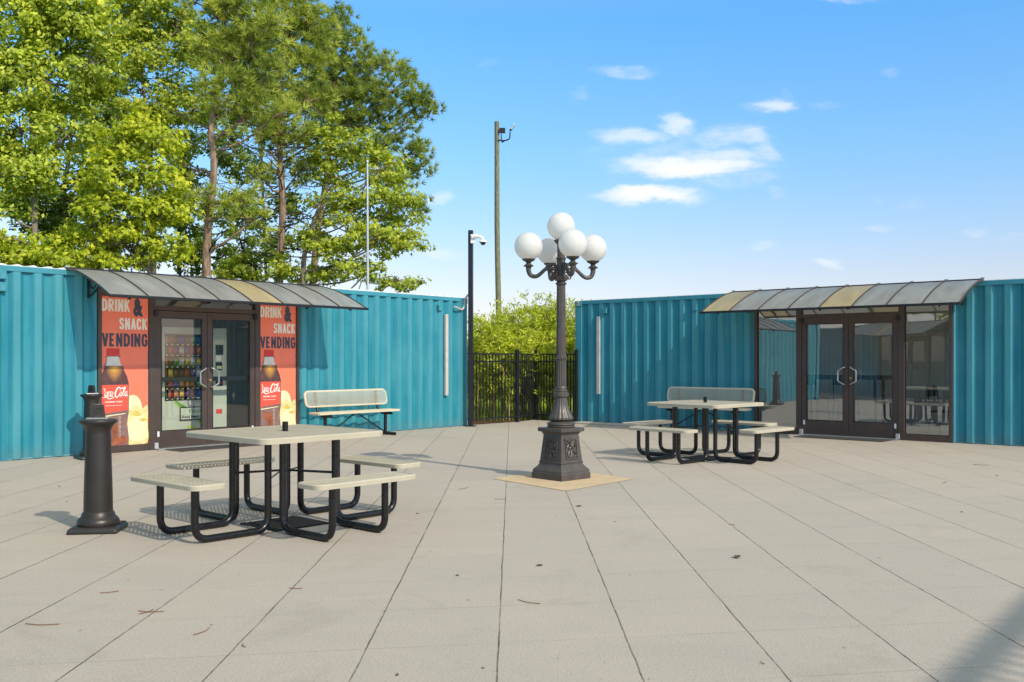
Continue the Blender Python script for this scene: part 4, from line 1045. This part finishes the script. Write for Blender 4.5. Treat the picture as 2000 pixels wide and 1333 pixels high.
def leaves_at(C, nrm, size, width, fold=.25):
    """rhombic, folded leaf quads with centre C and approximate normal nrm"""
    n = len(C); nrm = nrm / np.linalg.norm(nrm, axis=1, keepdims=True)
    r = unit(n); ax = np.cross(nrm, r); ax /= np.linalg.norm(ax, axis=1, keepdims=True) + 1e-9
    bx = np.cross(nrm, ax); s_ = (size * NP.uniform(.6, 1.35, n))[:, None]
    v0 = C - ax * s_ * .5; v2 = C + ax * s_ * .5 - nrm * s_ * .12
    v1 = C + bx * s_ * width * .5 - nrm * s_ * fold * .25 - ax * s_ * .08; v3 = C - bx * s_ * width * .5 - nrm * s_ * fold * .25 - ax * s_ * .08
    return np.stack([v0, v1, v2, v3], 1).reshape(-1, 3)

def stars_at(C, nrm, size):
    """five pointed (sweetgum / maple like) leaves as single ngons of 10 vertices"""
    n = len(C); nrm = nrm / np.linalg.norm(nrm, axis=1, keepdims=True)
    r = unit(n); ax = np.cross(nrm, r); ax /= np.linalg.norm(ax, axis=1, keepdims=True) + 1e-9; bx = np.cross(nrm, ax)
    s_ = (size * NP.uniform(.6, 1.35, n))[:, None]; out = []
    for k in range(8):
        a = k * math.pi / 4; rr = .55 if k % 2 == 0 else .24
        out.append(C + (ax * math.cos(a) + bx * math.sin(a)) * s_ * rr - nrm * s_ * (.10 if k % 2 == 0 else 0))
    return np.stack(out, 1).reshape(-1, 3)

def crown_points(blobs, density, sub_r, per, flat=.55):
    """sub clumps inside ellipsoid blobs; returns clump centres, leaf centres, outward dirs"""
    SC = []; LCn = []; ON = []
    for (c, r) in blobs:
        c = np.array(c); r = np.array(r); vol = r[0] * r[1] * r[2]
        ns = max(3, int(density * 2.9 * vol ** .72))
        d_ = unit(ns); rad = NP.uniform(.25, 1, ns) ** .45
        cc = c + d_ * rad[:, None] * r
        SC.append((c, cc))
        for i in range(ns):
            k = int(per * 1.45 * NP.uniform(.5, 1.4)); sr = sub_r * NP.uniform(.6, 1.3)
            off = unit(k) * (NP.uniform(0, 1, k) ** .5)[:, None] * sr; off[:, 2] *= flat
            LCn.append(cc[i] + off)
            on = d_[i] * .5 + np.array([0, 0, .55]) + off / sr * .7; ON.append(on + unit(k) * .75)
    return SC, np.concatenate(LCn), np.concatenate(ON)

def tree_root(name, label, base, cat='tree', group=None):
    o = empty(name, base); tag(o, label, cat, group); return o

def limbs(root, base, trunk_pts, r0, r1, SC, mat, twig_r=.018):
    tp = smooth_path([Vector(p) for p in trunk_pts], 5); n = len(tp)
    r0 *= .58; r1 *= .58; rr = [r0 + (r1 - r0) * (i / (n - 1)) for i in range(n)]; rr[0] *= 1.25
    B = Vector(base)
    tr = MB().tube([p - B for p in tp], rr, 12).build('trunk', mat, root, smooth=True)
    lb = MB()
    for c, cc in SC:
        c = Vector(c)
        zt = c.z - .35 * ((Vector((c.x, c.y, 0)) - Vector((tp[0].x, tp[0].y, 0))).length) - .3
        j = min(range(n), key=lambda i: abs(tp[i].z - zt)); s0 = tp[j]
        if (c - s0).length < .02: continue
        mid = (s0 + c) / 2 + Vector((0, 0, -.08 * (c - s0).length)) + Vector(unit(1)[0]) * .12
        P = smooth_path([s0, mid, c], 4); rb = max(.016, rr[j] * .36)
        lb.tube([q - B for q in P], [rb + (twig_r - rb) * i / (len(P) - 1) for i in range(len(P))], 6)
        step = max(1, len(cc) // 14)
        for q in cc[::step]:
            q = Vector(q); m_ = (c + q) / 2 + Vector(unit(1)[0]) * .08
            lb.tube([x - B for x in (c, m_, q)], [twig_r, twig_r * .7, twig_r * .35], 4, cap=False)
    lb.build('branch', mat, root, smooth=True)

def px_blobs(lst, Z, depth=1.0):
    out = []
    for it in lst:
        x, y, rx, ry = it[:4]; dz = it[4] if len(it) > 4 else 0
        Zb = Z + dz; p = at(x, y, Zb); s_ = Zb / F
        out.append(((p.x, p.y, p.z), (rx * s_, max(rx, ry) * s_ * depth * .9, ry * s_)))
    return out

def broadleaf(name, label, tr_px, Z, blobs, mat, bark, size=.14, density=16, sub=.42, per=46, star=False, r0=.16, group=None):
    base = at(tr_px[0][0], 703, Z); base.z = -.1
    B = px_blobs(blobs, Z); SC, LCn, ON = crown_points(B, density, sub, per)
    root = tree_root(name, label, base, group=group)
    tp = [base] + [at(x, y, Z + .0) for x, y in tr_px]
    limbs(root, base, tp, r0, r0 * .35, SC, M[bark])
    LL = LCn - np.array(base)
    Vv = stars_at(LL, ON, size * .80) if star else leaves_at(LL, ON, size * .92, .62)
    n = len(LL); fast_mesh('crown', Vv, 8 if star else 4, LEAF[mat], root, NP.uniform(0, 1, n))
    return root

def pine(name, label, tr_px, Z, blobs, mat, needle=.24, density=13, r0=.19, group=None, tufts=11, bare=0):
    base = at(tr_px[0][0], 703, Z); base.z = -.1
    B = px_blobs(blobs, Z); root = tree_root(name, label, base, group=group)
    SC = []; TP = []; TD = []
    for c, r in B:
        c = np.array(c); r = np.array(r); ns = max(3, int(density * 2.7 * (r[0] * r[1] * r[2]) ** .72))
        d_ = unit(ns); rad = NP.uniform(.2, 1, ns) ** .45; cc = c + d_ * rad[:, None] * r; SC.append((c, cc))
        for i in range(ns):
            k = int(tufts * 1.15 * NP.uniform(.6, 1.4)); off = unit(k) * NP.uniform(.15, .46, k)[:, None]; off[:, 2] *= .7
            TP.append(cc[i] + off); TD.append(off * 2.2 + d_[i] * .5 + np.array([0, 0, .55]) + unit(k) * .25)
    TP = np.concatenate(TP); TD = np.concatenate(TD); TD /= np.linalg.norm(TD, axis=1, keepdims=True)
    limbs(root, base, [base] + [at(x, y, Z) for x, y in tr_px], r0, r0 * .3, SC, M['bark_pine'], .022)
    db = MB(); rb_ = random.Random(int(tr_px[0][0]))
    lo = at(tr_px[0][0], 500, Z).z; hi = at(tr_px[0][0], 250, Z).z
    for k in range(bare):
        zz = rb_.uniform(lo, hi); pxx = 0; q_ = [Vector(at(x, y, Z)) for x, y in tr_px]; q_ = min(q_, key=lambda v_: abs(v_.z - zz))
        st = Vector((q_.x, q_.y, zz)) - base; a_ = rb_.uniform(0, 6.28); L = rb_.uniform(.7, 2.0)
        e_ = Vector((math.cos(a_), math.sin(a_), 0)); pts_ = [st, st + e_ * L * .4 + Vector((0, 0, rb_.uniform(-.05, .25))), st + e_ * L + Vector((0, 0, rb_.uniform(-.1, .7)))]
        P_ = smooth_path(pts_, 4); db.tube(P_, [.022 - .017 * i / (len(P_) - 1) for i in range(len(P_))], 5)
        for m_ in range(4):
            b0_ = P_[rb_.randint(3, len(P_) - 1)]; db.tube([b0_, b0_ + e_ * rb_.uniform(.1, .4) + Vector((rb_.uniform(-.3, .3), rb_.uniform(-.3, .3), rb_.uniform(-.1, .35)))], [.009, .004], 4, cap=False)
    if bare: tag(db.build('bare_branch', M['bark_dark'], root, smooth=True), kind='stuff')
    K = 24; n = len(TP); P = np.repeat(TP - np.array(base), K, 0); D = np.repeat(TD, K, 0) + unit(n * K) * .95
    D /= np.linalg.norm(D, axis=1, keepdims=True); L_ = needle * .84 * NP.uniform(.8, 1.1, n * K)[:, None]
    sd_ = np.cross(D, unit(n * K)); sd_ /= np.linalg.norm(sd_, axis=1, keepdims=True)
    Vv = np.stack([P - sd_ * .011, P + sd_ * .011, P + D * L_], 1).reshape(-1, 3)
    fast_mesh('crown', Vv, 3, LEAF[mat], root, np.repeat(NP.uniform(0, 1, n), K) * .8 + NP.uniform(0, .2, n * K))
    return root

G1 = 'broadleaf trees behind the left container'; G2 = 'pine trees behind the left container'
broadleaf('vine_covered_tree', 'leafy tree hung with vines at the far left edge behind the left container', [(70, 560), (66, 380), (60, 200), (50, 40)], 22.5,
          [(40, 40, 95, 70), (130, 60, 80, 75), (20, 150, 80, 70), (110, 165, 90, 70), (180, 130, 55, 60), (40, 255, 85, 62), (135, 262, 75, 65), (15, 350, 60, 48), (60, 330, 75, 55), (150, 20, 80, 50), (40, -50, 110, 60), (-40, 120, 70, 90), (-60, 260, 70, 90), (20, 415, 38, 26)],
          'olv', 'bark_grey', .13, 17, .42, 56, group=G1)
broadleaf('dark_leaved_tree', 'dark leaved broadleaf tree between the vine covered tree and the bright maple', [(120, 560), (118, 440), (135, 300), (150, 160)], 26,
          [(110, 380, 80, 50), (180, 360, 60, 60), (150, 440, 70, 45), (200, 300, 55, 60), (90, 450, 60, 40), (230, 250, 50, 60), (60, 400, 40, 30)],
          'drk', 'bark_dark', .14, 13, .42, 48, group=G1)
broadleaf('tall_broadleaf_tree', 'tall green tree rising to the top of the picture left of the first pine', [(300, 560), (300, 400), (285, 220), (270, 60)], 28,
          [(240, 40, 70, 60), (300, 20, 60, 60), (230, 130, 65, 55), (300, 110, 55, 55), (345, 60, 40, 50), (270, 200, 75, 50), (200, 200, 50, 50), (330, 190, 45, 50), (230, -40, 90, 50), (350, 270, 40, 45), (385, 110, 32, 60), (380, 210, 28, 50)],
          'mid', 'bark_grey', .15, 14, .46, 50, star=True, group=G1)
broadleaf('bright_maple_tree', 'bright yellow green young maple just behind the left canopy', [(292, 560), (290, 480), (285, 390), (270, 290)], 20.5,
          [(235, 280, 55, 45), (300, 285, 50, 45), (215, 350, 70, 45), (300, 350, 60, 45), (250, 410, 80, 40), (190, 440, 70, 38), (320, 420, 50, 42), (240, 480, 80, 36), (150, 490, 60, 32), (330, 490, 45, 34), (270, 245, 40, 30), (200, 520, 70, 22)],
          'yel', 'bark_grey', .14, 22, .36, 48, star=True, r0=.10, group=G1)
broadleaf('yellow_shrub_tree', 'low yellow green shrubby tree at the left edge just over the container roof', [(60, 560), (58, 510), (60, 470)], 19.5,
          [(40, 470, 60, 32), (110, 505, 60, 25), (20, 515, 50, 22), (75, 500, 60, 26), (-30, 480, 50, 50)],
          'yel', 'bark_grey', .12, 24, .32, 50, r0=.08, group=G1)
broadleaf('understorey_tree', 'thin dark understorey tree filling the gap behind the first pine trunk', [(350, 560), (350, 480), (352, 380), (362, 280)], 30,
          [(365, 330, 36, 50), (370, 420, 45, 50), (360, 500, 50, 40), (430, 505, 50, 30), (330, 400, 30, 40), (470, 400, 34, 34), (520, 500, 45, 34), (450, 300, 30, 34), (500, 340, 26, 26)],
          'drk', 'bark_dark', .15, 11, .42, 44, group=G1)
broadleaf('sweetgum_tree', 'green sweetgum tree below the rightmost pine behind the left container', [(592, 560), (598, 480), (625, 400), (660, 300)], 24.5,
          [(640, 300, 45, 40), (700, 290, 50, 42), (745, 330, 48, 40), (660, 380, 55, 42), (725, 400, 58, 42), (785, 400, 45, 32), (680, 455, 60, 40), (745, 465, 60, 38), (795, 475, 36, 26), (620, 470, 40, 40), (660, 525, 60, 30), (720, 530, 40, 20), (770, 350, 30, 26), (640, 250, 34, 25), (800, 440, 26, 20), (560, 520, 34, 28)],
          'mid', 'bark_grey', .135, 17, .36, 48, star=True, r0=.15, group=G1)
broadleaf('leaning_sapling', 'small sapling with one leafy bough over the roof right of the thin pole', [(700, 570), (740, 556), (790, 545)], 22.5,
          [(775, 545, 36, 14), (805, 552, 26, 12), (750, 558, 20, 10), (790, 566, 30, 8)], 'mid', 'bark_grey', .12, 26, .2, 26, star=True, r0=.03, group=G1)
pine('pine_tree', 'nearest pine tree with a bare light trunk in front of the green wood', [(403, 560), (405, 460), (418, 330), (412, 250), (432, 150), (440, 20)], 22,
     [(440, 40, 60, 50), (400, 15, 45, 40), (480, 20, 50, 45), (430, 110, 55, 40), (490, 100, 55, 42), (470, 180, 60, 36), (420, 180, 30, 28), (530, 60, 40, 45), (520, 150, 45, 34), (475, 235, 55, 26), (540, 225, 42, 26), (440, -50, 100, 50),
      (400, 378, 36, 20), (455, 392, 50, 24), (495, 430, 42, 22), (430, 395, 40, 16), (420, 100, 30, 30)],
     'pin', .26, 13, .21, group=G2, bare=12)
pine('pine_tree', 'middle pine tree with a reddish trunk, between the other two pines', [(545, 560), (552, 420), (548, 320), (545, 220), (560, 80), (565, 10)], 25,
     [(560, 20, 55, 45), (600, 60, 45, 40), (565, 110, 50, 38), (610, 130, 42, 36), (540, 170, 40, 34), (600, 200, 50, 34), (560, 260, 50, 28), (620, 275, 40, 24), (530, 300, 36, 20), (600, 30, 40, 36), (560, -40, 70, 40), (500, 270, 30, 20), (520, 350, 30, 14), (590, 330, 30, 16)],
     'pin', .26, 13, .20, group=G2, bare=46)
pine('pine_tree', 'rightmost pine tree with long side boughs reaching into the blue sky', [(612, 560), (622, 440), (640, 330), (650, 200), (655, 90), (657, 25)], 28,
     [(657, 25, 14, 16), (655, 60, 34, 26), (690, 85, 30, 24), (640, 105, 40, 30), (700, 125, 42, 26), (660, 155, 55, 30), (735, 130, 30, 22), (690, 190, 50, 28), (770, 135, 26, 12), (790, 160, 28, 14), (750, 185, 38, 20), (795, 195, 36, 16), (825, 200, 22, 14), (838, 215, 12, 10), (740, 225, 40, 20), (800, 235, 32, 12),
      (700, 250, 45, 24), (770, 275, 36, 18), (805, 300, 26, 14), (820, 330, 18, 14), (740, 300, 40, 20), (790, 345, 28, 16), (820, 412, 20, 12), (800, 395, 26, 14), (815, 290, 18, 10), (632, 190, 34, 30)],
     'pin2', .25, 16, .20, group=G2, tufts=12, bare=34)

broadleaf('dark_leaved_tree', 'dark green tree filling the gaps behind the three pines', [(520, 560), (515, 420), (510, 280), (505, 160)], 33,
          [(430, 260, 50, 50), (500, 200, 60, 50), (560, 250, 55, 45), (620, 200, 50, 45), (470, 320, 40, 34), (580, 170, 50, 40), (450, 120, 50, 45), (530, 90, 55, 45), (660, 240, 45, 36), (400, 200, 36, 50), (620, 330, 40, 24), (390, 60, 30, 50), (450, 420, 40, 34), (560, 400, 44, 40), (610, 450, 30, 36), (520, 430, 40, 30)],
          'drk', 'bark_dark', .16, 9, .46, 42, r0=.12, group=G1)
# loose brush low behind the container
broadleaf('understorey_tree', 'sparse brush tree low between the pine trunks', [(470, 560), (475, 500), (480, 440)], 27,
          [(440, 530, 50, 24), (500, 520, 50, 28), (560, 470, 30, 26), (410, 470, 30, 30), (470, 470, 40, 26), (590, 540, 40, 20), (470, 550, 80, 14)], 'mid', 'bark_dark', .14, 15, .38, 40, star=True, r0=.07, group=G1)

# wood beyond the left edge, mirrored in the right container's glass
src_ = {q.name: q for q in COL.objects if q.parent is None}
for nm, loc, lab in (('dark_leaved_tree', (-16, 11.5, -.1), 'dark leaved tree beyond the left edge, mirrored in the door glass'), ('tall_broadleaf_tree', (-20, 12.5, -.1), 'tall green tree beyond the left edge, mirrored in the door glass'),
                     ('bright_maple_tree', (-15.5, 2.0, -.1), 'bright maple behind the third container, mirrored in the rightmost window'), ('bright_maple_tree', (-12, 13.2, -.1), 'bright maple beyond the left edge, mirrored in the left door glass'),
                     ('sweetgum_tree', (-19.5, 1.0, -.1), 'sweetgum behind the third container, mirrored in the rightmost window')):
    c = copy_tree(src_[nm]); c.location = loc; c.rotation_euler = (0, 0, 1.3); tag(c, lab, 'tree', 'trees beyond the left edge')

# bamboo behind the fence
def bamboo(label, x, Z, hpx, spread, n):
    base = at(x, 703, Z); base.z = -.05; top = at(x, hpx, Z).z; root = tree_root('bamboo_clump', label, base, 'bamboo', 'bamboo clumps behind the fence')
    cu = MB(); LP = []; LN = []; hw = spread * Z / F
    for k in range(n):
        a = NP.uniform(0, 6.28); bx, by = hw * .75 * NP.uniform(-1, 1), NP.uniform(-.6, .6); hh = (top + .05) * NP.uniform(.72, 1.02)
        lx, ly = NP.normal() * .25, NP.normal() * .22
        P = [(bx + lx * s_ ** 2, by + ly * s_ ** 2, hh * s_) for s_ in np.linspace(0, 1, 6)]
        cu.tube(P, [.014 - .009 * s_ for s_ in np.linspace(0, 1, 6)], 6)
        for j in range(26):
            s_ = NP.uniform(.10, 1.02) ** .7; p_ = np.array([bx + lx * s_ ** 2, by + ly * s_ ** 2, hh * s_])
            if NP.uniform() > .18 + 1.1 * s_: continue
            e = unit(1)[0]; e[2] = abs(e[2]) * .5; ln = NP.uniform(.12, .42)
            tip = p_ + e * ln; cu.tube([p_, tip], [.004, .002], 3, cap=False)
            m = 15; q = p_ + (tip - p_) * NP.uniform(.35, 1.15, m)[:, None] + NP.normal(size=(m, 3)) * .055
            LP.append(q); LN.append(unit(m) * .8 + np.array([0, -.25, .6]))
    cu.build('culm', M['culm'], root, smooth=True)
    LP = np.concatenate(LP); LN = np.concatenate(LN)
    fast_mesh('foliage', leaves_at(LP, LN, .125, .24, .3), 4, LEAF['bam'], root, NP.uniform(0, 1, len(LP)))
bamboo('leftmost bamboo clump, lower and airy, beside the black camera pole', 955, 22.6, 625, 42, 22)
bamboo('bamboo clump just left of the lamp with tall feathery tips', 1012, 23.0, 590, 42, 28)
bamboo('bamboo clump behind the lamp shaft, rising highest over the fence', 1068, 23.4, 582, 42, 30)
bamboo('rightmost bamboo clump, pressed against the right container end', 1112, 22.7, 598, 30, 22)
bamboo('low bright bamboo clump in front of the others behind the fence', 1040, 22.2, 655, 70, 22)
bamboo('bamboo clump showing in the gap between camera pole and left container', 925, 24.5, 668, 30, 16)
# grass beyond the fence
n = 16000; gp_ = np.stack([NP.uniform(-5, 5, n), NP.uniform(20.9, 30, n), np.full(n, -.08)], 1)
keep = ~((gp_[:, 1] < 21.6)) ; gp_ = gp_[keep]; n = len(gp_)
a = NP.uniform(0, 6.28, n); sd_ = np.stack([np.cos(a), np.sin(a), np.zeros(n)], 1) * .012
tipv = np.stack([NP.normal(size=n) * .06, NP.normal(size=n) * .06, NP.uniform(.12, .34, n)], 1)
o = fast_mesh('grass', np.stack([gp_ - sd_, gp_ + sd_, gp_ + tipv], 1).reshape(-1, 3), 3, LEAF['mid'], None, NP.uniform(0, 1, n))
tag(o, 'rough green grass growing beyond the black fence', 'grass', kind='stuff')

# scattered crumbs of leaf and bark, thickest where the walls meet the paving
m_ = 280; pos = []
for k in range(m_):
    if k % 3 == 0: q = lw(NP.uniform(-1, 9), abs(NP.normal()) * .22 + .02)
    elif k % 3 == 1: q = rw(NP.uniform(0, 9), abs(NP.normal()) * .22 + .30 * (NP.uniform() < .3) + .02)
    else: Zq = NP.uniform(4, 18); q = Vector((NP.uniform(-.5, .5) * Zq, Zq, 0))
    pos.append((q.x, q.y, .005))
pos = np.array(pos); sz_ = NP.uniform(.4, 1.3, m_)
Vv = leaves_at(pos, np.tile([0, 0, 1.0], (m_, 1)) + unit(m_) * .25, .022 * sz_, .5)
M['crumb'] = plain('leaf_crumbs', (.13, .085, .04), .85, 0, .5, 40)
tag(fast_mesh('leaf_litter', Vv, 4, M['crumb'], None, NP.uniform(0, 1, m_)), 'tiny brown crumbs of leaf and bark strewn over the concrete', 'leaf litter', kind='stuff')

# ------------------------------------------------------------------ litter on the concrete
def ground_at(px, py): Z = F * H / (py - YH); return Vector(((px - 1000) / F * Z, Z, 0))
needles = [((270, 1195), (320, 1196)), ((272, 1201), (300, 1192)), ((50, 1220), (116, 1221)), ((195, 1160), (232, 1156)), ((378, 1242), (410, 1227)), ((565, 1150), (590, 1151)), ((474, 1260), (480, 1266)),
           ((966, 976), (988, 976)), ((1012, 1173), (1055, 1181)), ((895, 957), (915, 952)), ((1486, 1295), (1493, 1299)), ((1900, 908), (1930, 910)), ((1423, 1025), (1436, 1027)), ((1840, 945), (1846, 941))]
wh = ['crossing a joint in front of the near table', 'beside the crossed pair in front of the near table', 'at the lower left edge of the plaza', 'left of the near table on bare slab', 'lying diagonally below the near table', 'curved, near the second joint from the centre',
      'tiny, below the near table', 'crossing the joint in front of the lamp footing', 'at the bottom centre of the plaza', 'between near table and lamp footing', 'short, at the bottom right of the plaza', 'long, near the right container wall', 'on the joint at mid right of the plaza', 'short, near the right edge of the plaza']
M['needle'] = plain('dry_needle', (.20, .085, .035), .7)
for i, ((a, b), w_) in enumerate(zip(needles, wh)):
    p0 = ground_at(*a); p1 = ground_at(*b); m_ = (p0 + p1) / 2 + Vector((p1.y - p0.y, p0.x - p1.x, 0)) * .12; up = Vector((0, 0, .005))
    o = MB().tube([q - m_ + up for q in smooth_path([p0, m_, p1], 4)], .0022, 4).build('pine_needle', M['needle'], loc=m_)
    tag(o, 'fallen brown pine needle ' + w_, 'pine needle', 'pine needles on the concrete')
lv = [(1440, 1090, .05, 'larger curled brown leaf on the open slab right of centre'), (1054, 1106, .03, 'small dark curled leaf in front of the lamp footing'), (1131, 990, .035, 'small dark leaf just in front of the lamp footing corner'),
      (894, 1125, .02, 'dark leaf speck left of the centre joint'), (815, 1004, .02, 'dark leaf speck right of the near table'), (1878, 1001, .02, 'dark leaf speck in the right distance'), (116, 951, .025, 'small leaf between the bollard and the left edge'),
      (1201, 1020, .016, 'tiny dark leaf speck right of the lamp'), (1515, 897, .05, 'tan leaf beside the legs of the far picnic table'), (1948, 930, .03, 'small brown leaf near the right container wall')]
M['dleaf'] = plain('dry_leaf', (.10, .065, .025), .7, var=.5, scale=60)
for (px_, py_, s_, lab) in lv:
    mb = MB(); vs = []
    for i in range(5):
        for j in range(3):
            t_ = i / 4; w_ = math.sin(math.pi * (t_ * .9 + .05)) * .5; vs.append((s_ * (t_ - .5) * 1.6, s_ * w_ * (j - 1), s_ * (.12 + .45 * (j - 1) ** 2 * w_ + .25 * (t_ - .5) ** 2)))
    mb.add(vs, [(i * 3 + j, i * 3 + j + 1, i * 3 + j + 4, i * 3 + j + 3) for i in range(4) for j in range(2)])
    o = mb.build('fallen_leaf', M['dleaf'], loc=ground_at(px_, py_), rz=NP.uniform(0, 6)); tag(o, lab, 'leaf', 'fallen leaves on the concrete')
